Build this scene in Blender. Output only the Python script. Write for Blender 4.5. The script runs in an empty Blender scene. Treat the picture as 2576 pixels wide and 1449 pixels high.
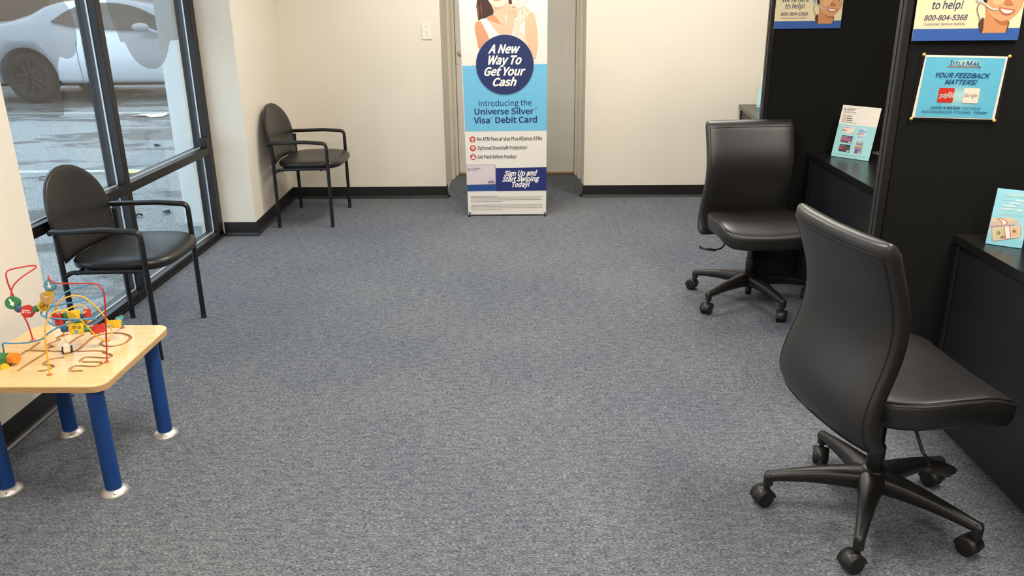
import bpy, bmesh, math, random, os
from mathutils import Vector, Matrix
random.seed(7)
SC = bpy.context.scene
COL = SC.collection
PI = math.pi

# ------------------------------------------------------------------ camera
W, H, FOC, EYE = 2576.0, 1449.0, 2050.0, 1.54
def _cd(p): return Vector((p[0] - W/2, -(p[1] - H/2), -FOC))
_y = _cd((1335, -3)).normalized()
_z = (-_cd((1357, 6600))).normalized()
_z = (_z - _y*_z.dot(_y)).normalized()
_x = _y.cross(_z)
RM = Matrix((_x, _y, _z))
CP = Vector((0, 0, EYE))
cam = bpy.data.cameras.new('camera'); cam.lens = 36*FOC/W; cam.sensor_width = 36; cam.clip_end = 500
camo = bpy.data.objects.new('camera', cam); COL.objects.link(camo)
camo.matrix_world = Matrix.Translation(CP) @ RM.to_4x4()
SC.camera = camo
def ray(px, py): return RM @ _cd((px, py))
def on(px, py, ax, v):            # a place seen in the photograph, on a plane of the room
    d = ray(px, py); return CP + d*((v - CP[ax])/d[ax])
def fl(px, py, z=0.0): return on(px, py, 2, z)

# ------------------------------------------------------------------ world, lights, exposure
SC.view_settings.view_transform = 'Standard'; SC.view_settings.look = 'None'
SC.view_settings.gamma = 1; SC.view_settings.use_curve_mapping = False
SC.view_settings.exposure = 0.2
wd = bpy.data.worlds.new('overcast_sky'); SC.world = wd; wd.use_nodes = True
nt = wd.node_tree; nt.nodes.clear()
wo = nt.nodes.new('ShaderNodeOutputWorld'); bg = nt.nodes.new('ShaderNodeBackground')
tc = nt.nodes.new('ShaderNodeTexCoord'); nz = nt.nodes.new('ShaderNodeTexNoise'); nz.inputs['Scale'].default_value = 2.0
cr = nt.nodes.new('ShaderNodeValToRGB')
cr.color_ramp.elements[0].position = .3; cr.color_ramp.elements[0].color = (.56, .71, .84, 1)
cr.color_ramp.elements[1].position = .75; cr.color_ramp.elements[1].color = (.70, .84, .95, 1)
nt.links.new(tc.outputs['Generated'], nz.inputs['Vector']); nt.links.new(nz.outputs[0], cr.inputs[0])
nt.links.new(cr.outputs[0], bg.inputs[0]); bg.inputs[1].default_value = 2.7
nt.links.new(bg.outputs[0], wo.inputs[0])

CEIL = 2.7
LIGHTS = [(-0.35, 5.15, 42), (1.35, 5.15, 38), (-0.35, 2.2, 50), (1.7, 2.2, 46), (-0.35, -0.9, 46), (1.7, -0.9, 40)]
for i, (lx, ly, p) in enumerate(LIGHTS):
    ld = bpy.data.lights.new('ceiling_lamp', 'AREA'); ld.shape = 'RECTANGLE'; ld.size = .56; ld.size_y = 1.15
    ld.energy = p; ld.color = (1.0, .93, .84)
    lo = bpy.data.objects.new('ceiling_lamp', ld); COL.objects.link(lo); lo.location = (lx, ly, CEIL - .035)

# ------------------------------------------------------------------ materials
def lin(c): return tuple(((x/255)/12.92 if x/255 <= .04045 else ((x/255 + .055)/1.055)**2.4) for x in c)
MATS = {}
def mat(name, rgb, rough=.5, metal=0.0, var=.06, nscale=30.0, bump=0.0, bscale=None, spec=.5, stretch=(1, 1, 1), emit=0.0, coat=0.0):
    if name in MATS: return MATS[name]
    m = bpy.data.materials.new(name); m.use_nodes = True; n = m.node_tree; L = n.links
    b = n.nodes['Principled BSDF']
    c = lin(rgb)
    tc = n.nodes.new('ShaderNodeTexCoord'); mp = n.nodes.new('ShaderNodeMapping'); mp.inputs['Scale'].default_value = stretch
    L.new(tc.outputs['Object'], mp.inputs['Vector'])
    nz = n.nodes.new('ShaderNodeTexNoise'); nz.inputs['Scale'].default_value = nscale; nz.inputs['Detail'].default_value = 4
    L.new(mp.outputs[0], nz.inputs['Vector'])
    r = n.nodes.new('ShaderNodeValToRGB'); r.color_ramp.elements[0].position = .3; r.color_ramp.elements[1].position = .7
    r.color_ramp.elements[0].color = tuple(max(0, x*(1 - var)) for x in c) + (1,)
    r.color_ramp.elements[1].color = tuple(min(1, x*(1 + var)) for x in c) + (1,)
    L.new(nz.outputs[0], r.inputs[0]); L.new(r.outputs[0], b.inputs['Base Color'])
    b.inputs['Roughness'].default_value = rough; b.inputs['Metallic'].default_value = metal
    b.inputs['Specular IOR Level'].default_value = spec
    if coat: b.inputs['Coat Weight'].default_value = coat
    if emit:
        L.new(r.outputs[0], b.inputs['Emission Color']); b.inputs['Emission Strength'].default_value = emit
    if bump:
        n2 = n.nodes.new('ShaderNodeTexNoise'); n2.inputs['Scale'].default_value = bscale or nscale*4; n2.inputs['Detail'].default_value = 3
        L.new(mp.outputs[0], n2.inputs['Vector'])
        bp = n.nodes.new('ShaderNodeBump'); bp.inputs['Strength'].default_value = bump; bp.inputs['Distance'].default_value = .004
        L.new(n2.outputs[0], bp.inputs['Height']); L.new(bp.outputs[0], b.inputs['Normal'])
    MATS[name] = m; return m
def ink(rgb, rough=.45): return mat('print_%02x%02x%02x' % tuple(rgb), rgb, rough, var=.03, nscale=60)

M_wall = mat('painted_wall', (228, 220, 205), .75, var=.012, nscale=3, bump=.08, bscale=220)
M_base = mat('black_vinyl_base', (24, 22, 23), .42, var=.15, nscale=8)
M_ceil = mat('ceiling_tile', (225, 222, 214), .9, var=.03, nscale=60, bump=.2)
M_door = mat('grey_painted_door', (226, 221, 210), .5, var=.02, nscale=4)
M_doorcase = mat('door_casing_paint', (214, 207, 190), .45, var=.02, nscale=4)
M_alu = mat('dark_bronze_aluminium', (34, 30, 30), .35, metal=.35, var=.12, nscale=12)
M_gasket = mat('silver_glazing_gasket', (190, 200, 205), .35, metal=.3)
M_tube = mat('black_powder_steel', (17, 17, 19), .38, var=.15, nscale=40)
M_vinyl = mat('black_vinyl_upholstery', (26, 24, 24), .36, var=.10, nscale=14, bump=.06, bscale=420)
M_leather = mat('black_leather_upholstery', (29, 27, 26), .40, spec=.7, var=.10, nscale=10, bump=.05, bscale=700)
M_seam = mat('black_seam_thread', (9, 9, 9), .7)
M_plastic = mat('black_nylon_plastic', (27, 25, 24), .40, var=.12, nscale=25, bump=.08)
M_wheel = mat('black_caster_wheel', (20, 19, 19), .45)
M_panel = mat('black_tackable_fabric', (22, 22, 21), .95, var=.2, nscale=300, bump=.3, bscale=900, spec=.2)
M_trim = mat('black_panel_trim', (28, 26, 25), .35, var=.1)
M_trimg = mat('grey_panel_trim', (56, 50, 46), .35, metal=.3)
M_lam = mat('black_laminate', (26, 25, 25), .28, var=.1, nscale=40)
M_navy = mat('black_modesty_laminate', (20, 22, 26), .5, var=.08, nscale=20)
M_steel = mat('brushed_steel', (205, 200, 195), .42, metal=.8, var=.08, nscale=60)
M_ply = mat('birch_plywood', (230, 192, 134), .32, var=.10, nscale=6, stretch=(1, 9, 9), coat=.25)
M_plyedge = mat('plywood_edge', (196, 156, 106), .5, var=.22, nscale=20, stretch=(1, 1, 22))
M_blue = mat('blue_painted_leg', (18, 62, 128), .38, var=.06, nscale=8)
M_red = mat('red_gloss_paint', (200, 48, 40), .35, var=.08)
M_yel = mat('yellow_gloss_paint', (232, 190, 38), .35, var=.08)
M_bwire = mat('blue_wire_coating', (70, 140, 185), .35, var=.05)
M_ywire = mat('yellow_wire_coating', (236, 182, 60), .35, var=.05)
M_rwire = mat('red_wire_coating', (196, 52, 52), .35, var=.05)
M_green = mat('green_gloss_paint', (42, 122, 72), .38, var=.1)
M_bbead = mat('blue_bead_paint', (44, 84, 132), .38, var=.1)
M_teal = mat('teal_bead_paint', (76, 140, 160), .4, var=.08)
M_oran = mat('orange_bead_paint', (236, 138, 44), .38, var=.1)
M_wood = mat('bare_wood_bead', (205, 165, 105), .5, var=.15, nscale=20, stretch=(1, 8, 1))
M_carp = mat('white_car_paint', (190, 196, 203), .25, var=.01, coat=.5)
M_carg = mat('car_side_glass', (66, 60, 56), .12, var=.05, spec=.6)
M_tire = mat('tire_rubber', (34, 32, 32), .8, var=.1)
M_rim = mat('dark_alloy_rim', (62, 60, 60), .35, metal=.6)
M_brown = mat('brown_stucco', (132, 110, 96), .9, var=.08, nscale=2)
M_pier = mat('white_exterior_paint', (204, 208, 208), .7, var=.03, nscale=2)
M_plate = mat('ivory_plate_plastic', (232, 228, 214), .35)
M_brass = mat('brass', (190, 150, 80), .3, metal=.9)
M_pin = mat('gold_thumbtack', (226, 196, 110), .3, metal=.4)
M_diff = mat('light_diffuser', (255, 244, 226), .5, emit=1.6)
M_white = mat('white_plastic', (238, 236, 230), .4)

def carpet_mat():
    m = bpy.data.materials.new('blue_grey_loop_carpet'); m.use_nodes = True; n = m.node_tree; L = n.links
    b = n.nodes['Principled BSDF']; b.inputs['Roughness'].default_value = .95; b.inputs['Specular IOR Level'].default_value = .15
    tc = n.nodes.new('ShaderNodeTexCoord')
    def noise(scale, sc, det=3, rough=.6):
        mp = n.nodes.new('ShaderNodeMapping'); mp.inputs['Scale'].default_value = sc; L.new(tc.outputs['Object'], mp.inputs[0])
        z = n.nodes.new('ShaderNodeTexNoise'); z.inputs['Scale'].default_value = scale; z.inputs['Detail'].default_value = det
        z.inputs['Roughness'].default_value = rough; L.new(mp.outputs[0], z.inputs['Vector']); return z.outputs[0]
    def ramp(f, stops):
        r = n.nodes.new('ShaderNodeValToRGB'); e = r.color_ramp.elements
        e[0].position, e[0].color = stops[0][0], lin(stops[0][1]) + (1,)
        e[1].position, e[1].color = stops[-1][0], lin(stops[-1][1]) + (1,)
        for p, c in stops[1:-1]:
            q = e.new(p); q.color = lin(c) + (1,)
        L.new(f, r.inputs[0]); return r.outputs[0]
    def mix(mode, fac, a, c):
        x = n.nodes.new('ShaderNodeMix'); x.data_type = 'RGBA'; x.blend_type = mode; x.inputs[0].default_value = fac
        L.new(a, x.inputs[6]); L.new(c, x.inputs[7]); return x.outputs[2]
    fine = noise(1, (95, 270, 1), 3, .8)
    base = ramp(fine, [(.30, (38, 41, 47)), (.42, (87, 91, 98)), (.52, (115, 119, 126)), (.68, (170, 173, 175))])
    med = noise(1, (22, 60, 1), 3)
    c2 = ramp(med, [(.35, (206, 208, 214)), (.62, (255, 255, 252))])
    c3 = ramp(noise(1.3, (1, 1, 1), 2), [(.35, (236, 238, 244)), (.65, (255, 255, 253))])
    o = mix('MULTIPLY', 1, mix('MULTIPLY', 1, base, c2), c3)
    L.new(o, b.inputs['Base Color'])
    bp = n.nodes.new('ShaderNodeBump'); bp.inputs['Strength'].default_value = .6; bp.inputs['Distance'].default_value = .003
    L.new(fine, bp.inputs['Height']); L.new(bp.outputs[0], b.inputs['Normal'])
    return m
M_carpet = carpet_mat()

def asphalt_mat():
    m = bpy.data.materials.new('wet_asphalt'); m.use_nodes = True; n = m.node_tree; L = n.links
    b = n.nodes['Principled BSDF']
    tc = n.nodes.new('ShaderNodeTexCoord')
    def noise(scale, det, sc=(1, 1, 1)):
        mp = n.nodes.new('ShaderNodeMapping'); mp.inputs['Scale'].default_value = sc; L.new(tc.outputs['Object'], mp.inputs[0])
        z = n.nodes.new('ShaderNodeTexNoise'); z.inputs['Scale'].default_value = scale; z.inputs['Detail'].default_value = det
        z.inputs['Roughness'].default_value = .7; L.new(mp.outputs[0], z.inputs['Vector']); return z.outputs[0]
    f = noise(75, 5)
    r = n.nodes.new('ShaderNodeValToRGB'); e = r.color_ramp.elements
    e[0].position, e[0].color = .38, lin((92, 97, 99)) + (1,); e[1].position, e[1].color = .62, lin((168, 171, 168)) + (1,)
    L.new(f, r.inputs[0])
    w = noise(.55, 4, (1, 2.4, 1)); r2 = n.nodes.new('ShaderNodeValToRGB'); e = r2.color_ramp.elements
    e[0].position, e[0].color = .42, (.52, .50, .48, 1); e[1].position, e[1].color = .50, (1, 1, 1, 1)
    L.new(w, r2.inputs[0])
    x = n.nodes.new('ShaderNodeMix'); x.data_type = 'RGBA'; x.blend_type = 'MULTIPLY'; x.inputs[0].default_value = 1
    L.new(r.outputs[0], x.inputs[6]); L.new(r2.outputs[0], x.inputs[7]); L.new(x.outputs[2], b.inputs['Base Color'])
    mr = n.nodes.new('ShaderNodeMapRange'); mr.inputs[1].default_value = .42; mr.inputs[2].default_value = .55
    mr.inputs[3].default_value = .14; mr.inputs[4].default_value = .6; L.new(w, mr.inputs[0]); L.new(mr.outputs[0], b.inputs['Roughness'])
    bp = n.nodes.new('ShaderNodeBump'); bp.inputs['Strength'].default_value = .5; bp.inputs['Distance'].default_value = .02
    L.new(f, bp.inputs['Height']); L.new(bp.outputs[0], b.inputs['Normal'])
    return m
M_asph = asphalt_mat()

def glass_mat(name, tint, refl=1.0):
    m = bpy.data.materials.new(name); m.use_nodes = True; n = m.node_tree; L = n.links; n.nodes.clear()
    o = n.nodes.new('ShaderNodeOutputMaterial'); t = n.nodes.new('ShaderNodeBsdfTransparent'); g = n.nodes.new('ShaderNodeBsdfGlossy')
    t.inputs[0].default_value = tint + (1,); g.inputs['Roughness'].default_value = .01
    fr = n.nodes.new('ShaderNodeFresnel'); ge = n.nodes.new('ShaderNodeNewGeometry'); mi = n.nodes.new('ShaderNodeMix')   # same reflectance at both faces of the thin pane
    mi.inputs[2].default_value = 1.35; mi.inputs[3].default_value = 1/1.35
    L.new(ge.outputs['Backfacing'], mi.inputs[0]); L.new(mi.outputs[0], fr.inputs[0])
    nz = n.nodes.new('ShaderNodeTexNoise'); nz.inputs['Scale'].default_value = 1.5
    bp = n.nodes.new('ShaderNodeBump'); bp.inputs['Strength'].default_value = .02; L.new(nz.outputs[0], bp.inputs['Height']); L.new(bp.outputs[0], g.inputs['Normal'])
    mx = n.nodes.new('ShaderNodeMixShader'); L.new(fr.outputs[0], mx.inputs[0]); L.new(t.outputs[0], mx.inputs[1]); L.new(g.outputs[0], mx.inputs[2])
    L.new(mx.outputs[0], o.inputs[0]); return m
M_glass = glass_mat('window_glass', (.97, .985, .99))
M_acryl = glass_mat('clear_acrylic', (.96, .97, .97))
def film_mat():
    m = bpy.data.materials.new('perforated_window_film'); m.use_nodes = True; n = m.node_tree; L = n.links; n.nodes.clear()
    o = n.nodes.new('ShaderNodeOutputMaterial'); t = n.nodes.new('ShaderNodeBsdfTransparent'); d = n.nodes.new('ShaderNodeBsdfDiffuse')
    nz = n.nodes.new('ShaderNodeTexNoise'); nz.inputs['Scale'].default_value = 400
    r = n.nodes.new('ShaderNodeValToRGB'); r.color_ramp.elements[0].color = (.085, .075, .068, 1); r.color_ramp.elements[1].color = (.13, .115, .105, 1)
    L.new(nz.outputs[0], r.inputs[0]); L.new(r.outputs[0], d.inputs[0])
    mx = n.nodes.new('ShaderNodeMixShader'); mx.inputs[0].default_value = .34
    L.new(t.outputs[0], mx.inputs[1]); L.new(d.outputs[0], mx.inputs[2]); L.new(mx.outputs[0], o.inputs[0]); return m
M_film = film_mat()

# ------------------------------------------------------------------ mesh helpers
class MB:
    def __init__(s): s.v = []; s.f = []; s.mi = []; s.sm = []
    def add(s, vs, fs, mi=0, smooth=False):
        b = len(s.v); s.v += [tuple(p) for p in vs]
        for f in fs: s.f.append([b + i for i in f]); s.mi.append(mi); s.sm.append(smooth)
        return s
    def box(s, x0, x1, y0, y1, z0, z1, bev=0, mi=0, M=None, seg=1):
        bm = bmesh.new(); bmesh.ops.create_cube(bm, size=1)
        for v in bm.verts:
            v.co = Vector(((x0+x1)/2 + v.co.x*(x1-x0), (y0+y1)/2 + v.co.y*(y1-y0), (z0+z1)/2 + v.co.z*(z1-z0)))
        if bev: bmesh.ops.bevel(bm, geom=bm.edges[:], offset=bev, segments=seg, affect='EDGES', profile=.5)
        bm.verts.index_update()
        vs = [(M @ v.co if M else v.co.copy()) for v in bm.verts]
        s.add(vs, [[v.index for v in f.verts] for f in bm.faces], mi, False); bm.free(); return s
    def rings(s, rings, closed=True, cap=True, mi=0, smooth=True, loop=False):
        n = len(rings[0]); vs = [p for r in rings for p in r]; fs = []
        R = len(rings)
        for i in range(R if loop else R - 1):
            a = i*n; b = ((i+1) % R)*n
            for j in range(n if closed else n - 1):
                k = (j+1) % n; fs.append([a+j, a+k, b+k, b+j])
        s.add(vs, fs, mi, smooth)
        if cap and not loop:
            s.add(rings[0], [list(range(n))[::-1]], mi, False); s.add(rings[-1], [list(range(n))], mi, False)
        return s
    def tube(s, pts, r, seg=10, mi=0, loop=False, cap=True, flat=1.0):
        pts = [Vector(p) for p in pts]; N = len(pts); rings = []
        up = None
        for i, p in enumerate(pts):
            if loop: t = (pts[(i+1) % N] - pts[i-1]).normalized()
            else: t = (pts[min(i+1, N-1)] - pts[max(i-1, 0)]).normalized()
            if up is None:
                up = Vector((0, 0, 1)) if abs(t.z) < .9 else Vector((1, 0, 0))
            up = (up - t*up.dot(t)); up = up.normalized() if up.length > 1e-6 else t.orthogonal().normalized()
            w = t.cross(up); rr = r[i] if isinstance(r, (list, tuple)) else r
            rings.append([p + (up*math.cos(a)*flat + w*math.sin(a))*rr for a in [2*PI*k/seg for k in range(seg)]])
        return s.rings(rings, True, cap, mi, True, loop)
    def lathe(s, prof, seg=20, M=None, mi=0, smooth=True, cap=True):
        rings = []
        for r, z in prof:
            rings.append([(M @ Vector((r*math.cos(a), r*math.sin(a), z)) if M else Vector((r*math.cos(a), r*math.sin(a), z))) for a in [2*PI*k/seg for k in range(seg)]])
        return s.rings(rings, True, cap, mi, smooth)
    def prism(s, pts, z0, z1, M=None, mi=0):
        n = len(pts); M = M or Matrix.Identity(4)
        a = [M @ Vector((x, y, z0)) for x, y in pts]; b = [M @ Vector((x, y, z1)) for x, y in pts]
        s.add(a + b, [list(range(n))[::-1], [n+i for i in range(n)]] + [[i, (i+1) % n, n + (i+1) % n, n+i] for i in range(n)], mi); return s
    def build(s, name, mats, parent=None, **k):
        me = bpy.data.meshes.new(name); me.from_pydata(s.v, [], s.f)
        for m in (mats if isinstance(mats, (list, tuple)) else [mats]): me.materials.append(m)
        me.polygons.foreach_set('material_index', s.mi); me.polygons.foreach_set('use_smooth', s.sm); me.validate(); me.update()
        o = bpy.data.objects.new(name, me); COL.objects.link(o)
        if parent: o.parent = parent
        for q, v in k.items(): o[q] = v
        return o
def weld(o, d=1e-5):
    bm = bmesh.new(); bm.from_mesh(o.data); bmesh.ops.remove_doubles(bm, verts=bm.verts, dist=d)
    bmesh.ops.recalc_face_normals(bm, faces=bm.faces); bm.to_mesh(o.data); bm.free(); return o
def thing(name, label, cat, loc=(0, 0, 0), rz=0, group=None):
    o = bpy.data.objects.new(name, None); COL.objects.link(o); o.location = loc; o.rotation_euler = (0, 0, rz)
    o.empty_display_size = .1
    o['label'] = label; o['category'] = cat
    if group: o['group'] = group
    return o
def tag(o, label, cat, group=None):
    o['label'] = label; o['category'] = cat
    if group: o['group'] = group
    return o
def struct(name, mb, m, parent=None, **k):
    o = mb.build(name, m, parent)
    if not parent: o['kind'] = 'structure'
    for q, v in k.items(): o[q] = v
    return o
def smooth_path(p, n=6, closed=False):
    p = [Vector(q) for q in p]; N = len(p); out = []
    for i in range(N if closed else N - 1):
        if closed: a, b, c, d = p[i-1], p[i], p[(i+1) % N], p[(i+2) % N]
        else: a, b, c, d = p[max(i-1, 0)], p[i], p[i+1], p[min(i+2, N-1)]
        for k in range(n):
            t = k/n; out.append(.5*((2*b) + (c-a)*t + (2*a-5*b+4*c-d)*t*t + (3*b-a-3*c+d)*t**3))
    if not closed: out.append(p[-1])
    return out
def round_path(pts, rad, n=5):     # polyline with filleted corners
    pts = [Vector(p) for p in pts]; out = [pts[0]]
    for i in range(1, len(pts)-1):
        a, b, c = pts[i-1], pts[i], pts[i+1]
        u = (a-b); v = (c-b); r = min(rad, u.length*.49, v.length*.49)
        p0 = b + u.normalized()*r; p1 = b + v.normalized()*r
        for k in range(n+1):
            t = k/n; out.append(p0*(1-t)**2 + b*2*t*(1-t) + p1*t*t)
    out.append(pts[-1]); return out
def Rz(a): return Matrix.Rotation(a, 4, 'Z')
def T(x, y, z): return Matrix.Translation((x, y, z))
def frame(o, zdir, xhint=(0, 0, 1)):
    z = Vector(zdir).normalized(); x = Vector(xhint); x = (x - z*x.dot(z)).normalized(); y = z.cross(x)
    return Matrix(((x.x, y.x, z.x, o[0]), (x.y, y.y, z.y, o[1]), (x.z, y.z, z.z, o[2]), (0, 0, 0, 1)))

# ------------------------------------------------------------------ lettering and flat print
try:
    FONT = bpy.data.fonts.load(os.path.join(bpy.utils.resource_path('LOCAL'), 'datafiles', 'fonts', 'Noto Sans CJK Regular.woff2'))
except Exception:
    FONT = None
_tc = {}
def text_geo(s, bold=0.0, shear=0.0):
    k = (s, bold, shear)
    if k in _tc: return _tc[k]
    c = bpy.data.curves.new('t', 'FONT'); c.body = s; c.bevel_depth = bold; c.bevel_resolution = 0; c.shear = shear; c.resolution_u = 5
    if FONT: c.font = FONT
    o = bpy.data.objects.new('t', c); COL.objects.link(o); bpy.context.view_layer.update()
    m = o.evaluated_get(bpy.context.evaluated_depsgraph_get()).to_mesh()
    vs = [(v.co.x, v.co.y, v.co.z/max(bold, .001)) for v in m.vertices]; fs = [list(p.vertices) for p in m.polygons]
    bpy.data.objects.remove(o); bpy.data.curves.remove(c)
    _tc[k] = (vs, fs); return _tc[k]
CAPH = max(v[1] for v in text_geo('H')[0])
class Print:
    """flat artwork on a plane: origin o, normal n towards the reader; points come in crop pixels (s, ox, oy) of the photograph or in plane metres"""
    def __init__(s, o, n, crop=None, u=None):
        s.o = Vector(o); s.n = Vector(n).normalized(); s.mb = MB(); s.mats = []; s.lay = 0; s.crop = crop
        s.u = (Vector(u) if u else Vector((0, 0, 1)).cross(s.n)).normalized(); s.v = s.n.cross(s.u)
    def P(s, p):
        sc, ox, oy = s.crop; d = ray(ox + p[0]*sc, oy + p[1]*sc)
        q = CP + d*((s.o - CP).dot(s.n)/d.dot(s.n)); return Vector(((q - s.o).dot(s.u), (q - s.o).dot(s.v)))
    def W(s, q, k): return s.o + s.u*q[0] + s.v*q[1] + s.n*k
    def col(s, rgb):
        m = ink(rgb)
        if m not in s.mats: s.mats.append(m)
        return s.mats.index(m)
    def poly(s, pts, rgb, lay=None, metres=False):
        k = .0003*(lay if lay is not None else 1)
        q = pts if metres else [s.P(p) for p in pts]
        s.mb.add([s.W(p, k) for p in q], [list(range(len(q)))], s.col(rgb)); return s
    def blob(s, pts, rgb, lay=1, n=5):
        q = [s.P(p) for p in pts]; q = smooth_path([(a.x, a.y, 0) for a in q], n, True)
        return s.poly([(a.x, a.y) for a in q], rgb, lay, True)
    def ell(s, c, rx, ry, rgb, lay=1, n=40):
        return s.poly([(c[0] + rx*math.cos(2*PI*i/n), c[1] + ry*math.sin(2*PI*i/n)) for i in range(n)], rgb, lay)
    def line(s, pts, w, rgb, lay=1, n=5):
        q = smooth_path([(*p, 0) for p in pts], n); L = []; R = []
        for i, p in enumerate(q):
            t = (q[min(i+1, len(q)-1)] - q[max(i-1, 0)]).normalized(); nn = Vector((-t.y, t.x, 0))
            L.append(p + nn*w/2); R.append(p - nn*w/2)
        for i in range(len(q)-1): s.poly([L[i][:2], L[i+1][:2], R[i+1][:2], R[i][:2]], rgb, lay)
        return s
    def text(s, t, bl, br, top, rgb, bold=.0, shear=.0, lay=2, fit='w'):
        vs, fs = text_geo(t, bold*.40, shear)
        a, b = s.P(bl), s.P(br); e = (b - a); w = e.length; e.normalize(); up = Vector((-e.y, e.x))
        h = abs((s.P((bl[0], top)) - a).dot(up)); x0 = min(v[0] for v in vs); x1 = max(v[0] for v in vs)
        sx = w/(x1 - x0); sy = h/CAPH
        pts = [(a + e*((v[0]-x0)*sx) + up*(v[1]*sy), v[2]) for v in vs]
        s.mb.add([s.W(p, .0003*lay + .00008*z) for p, z in pts], fs, s.col(rgb))
        return s
    def fine(s, x0, x1, y0, y1, h, rgb, lay=2, seed=1):      # a line of print too small to read
        rnd = random.Random(seed); x = x0
        while x < x1:
            w = rnd.uniform(4, 14)*(x1-x0)/400 + .5; e = min(x1, x + w); k = (x-x0)/(x1-x0); yy = y0 + (y1-y0)*k
            s.poly([(x, yy), (e, yy), (e, yy+h), (x, yy+h)], rgb, lay); x = e + rnd.uniform(1, 2.5)*(x1-x0)/400
        return s
    def build(s, name, parent): return s.mb.build(name, s.mats, parent)

# ================================================================== the room
f = MB(); f.box(-2.26, 4.6, -3.2, 7.75, -.12, 0); struct('floor', f, M_carpet)
f = MB(); f.box(-2.3, 4.6, -3.2, 7.75, CEIL, CEIL + .1); struct('ceiling', f, M_ceil)
# back wall with its doorway niche
b = MB()
b.box(-2.3, -.697, 6.57, 6.72, 0, CEIL); b.box(.427, 4.6, 6.57, 6.72, 0, CEIL); b.box(-.697, .427, 6.57, 6.72, 2.62, CEIL)
struct('wall_back', b, M_wall)
b = MB(); b.box(-.90, -.72, 6.72, 7.75, 0, CEIL); b.box(.445, .62, 6.72, 7.75, 0, CEIL); b.box(-.72, .445, 7.62, 7.75, 0, CEIL)
struct('wall_niche', b, M_wall)
b = MB(); b.box(-2.3, -1.93, -3.2, 3.003, 0, CEIL); b.box(-2.3, -1.93, 3.003, 5.455, 2.45, CEIL); struct('wall_left', b, M_wall)
b = MB(); b.prism([(-1.918, 5.457), (-1.967, 6.572), (-2.3, 6.572), (-2.3, 5.457)], 0, CEIL); struct('wall_pillar', b, M_wall)
b = MB(); b.box(4.6, 4.75, -3.2, 7.75, 0, CEIL); struct('wall_right', b, M_wall)
b = MB(); b.box(-2.3, 4.6, -3.35, -3.2, 0, CEIL); struct('wall_front', b, M_wall)
# cove baseboards: vinyl strip with a little toe
def baseboard(name, pts, hgt=.098):
    m = MB(); prof = [(0, 0), (.018, 0), (.017, .004), (.008, .012), (.0045, .022), (.004, hgt), (0, hgt)]
    pts = [Vector((x, y, 0)) for x, y in pts]; rings = []
    for i, p in enumerate(pts):
        d0 = (p - pts[i-1]).normalized() if i else None; d1 = (pts[i+1] - p).normalized() if i < len(pts)-1 else None
        n0 = Vector((d0.y, -d0.x, 0)) if d0 else None; n1 = Vector((d1.y, -d1.x, 0)) if d1 else None
        if n0 and n1: nn = (n0+n1); nn = nn*(2/nn.length_squared)
        else: nn = n0 or n1
        rings.append([p + nn*a + Vector((0, 0, z)) for a, z in prof])
    m.rings(rings, True, True, 0, False); return struct(name, m, M_base)
baseboard('baseboard_left', [(-1.93, -3.1), (-1.93, 3.003), (-2.14, 3.003)])
baseboard('baseboard_pillar', [(-2.14, 5.457), (-1.918, 5.457), (-1.967, 6.57), (-.697, 6.57), (-.697, 6.66)])
baseboard('baseboard_back', [(.427, 6.66), (.427, 6.57), (4.55, 6.57)])
# curled free ends of the vinyl base at the doorway
for nm, x, sx in (('trim_1', -.697, 1), ('trim_2', .427, -1)):
    m = MB(); pr = [(0, 0), (.035, .002), (.030, .010), (.012, .020), (.006, .04), (.004, .098), (0, .098)]
    m.rings([[Vector((x + sx*a, y, z)) for a, z in pr] for y in (6.60, 6.615)], True, True, 0, False); struct(nm, m, M_base)
# stepped casing of the door and the door itself
for nm, sx, x0, x1, x2 in (('trim_3', 1, -.72, -.705, -.685), ('trim_4', -1, .445, .43, .41)):
    m = MB()
    m.box(min(x0, x1+sx*.012), max(x0, x1+sx*.012), 7.33, 7.46, 0, 2.3, .003)
    m.box(min(x0, x1+sx*.004), max(x0, x1+sx*.004), 7.30, 7.33, 0, 2.3, .002)
    m.box(min(x0, x2+sx*.012), max(x0, x2+sx*.012), 7.46, 7.53, 0, 2.3, .003); struct(nm, m, M_doorcase)
m = MB(); m.box(-.72, .445, 7.30, 7.62, 2.3, 2.45); struct('trim_5', m, M_doorcase)
m = MB(); m.box(-.672, .397, 7.55, 7.60, .012, 2.3, .003); door = struct('door_1', m, M_door)
m = MB(); m.lathe([(.001, .022), (.012, .022), (.014, .016), (.024, .012), (.030, .004), (.030, 0)], 24, frame((-.628, 7.55, 1.09), (0, -1, 0))); m.box(-.631, -.625, 7.524, 7.53, 1.08, 1.10)
m.build('deadbolt', M_doorcase, door, label='round painted deadbolt')
for z in (1.19, .995, .42):
    m = MB(); m.lathe([(.0005, .006), (.006, .004), (.007, 0)], 10, frame((-.655, 7.55, z), (0, -1, 0))); m.build('screw', M_door, door)
m = MB(); m.box(.238, .274, 7.545, 7.551, 1.078, 1.196, .002); m.build('cover_plate', M_door, door)
m = MB(); m.box(-.69, .415, 7.50, 7.60, 0, .012, .003); m.build('threshold', M_brass, door, label='brass threshold strip')
# wall switch
sw = thing('light_switch', 'ivory toggle light switch on the back wall left of the door', 'light switch', (-.803, 6.57, 1.312))
m = MB(); m.box(-.040, .040, -.006, 0, -.061, .061, .004, seg=2); m.build('switch_plate', M_plate, sw)
m = MB(); m.box(-.006, .006, -.0075, -.005, -.013, .013, .001); m.box(-.004, .004, -.018, -.006, -.002, .008, .002); m.build('toggle', M_white, sw)
for z in (-.033, .033):
    m = MB(); m.lathe([(.0005, .0015), (.003, .001), (.0032, 0)], 10, frame((0, -.006, z), (0, -1, 0))); m.build('screw', M_steel, sw)

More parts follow.
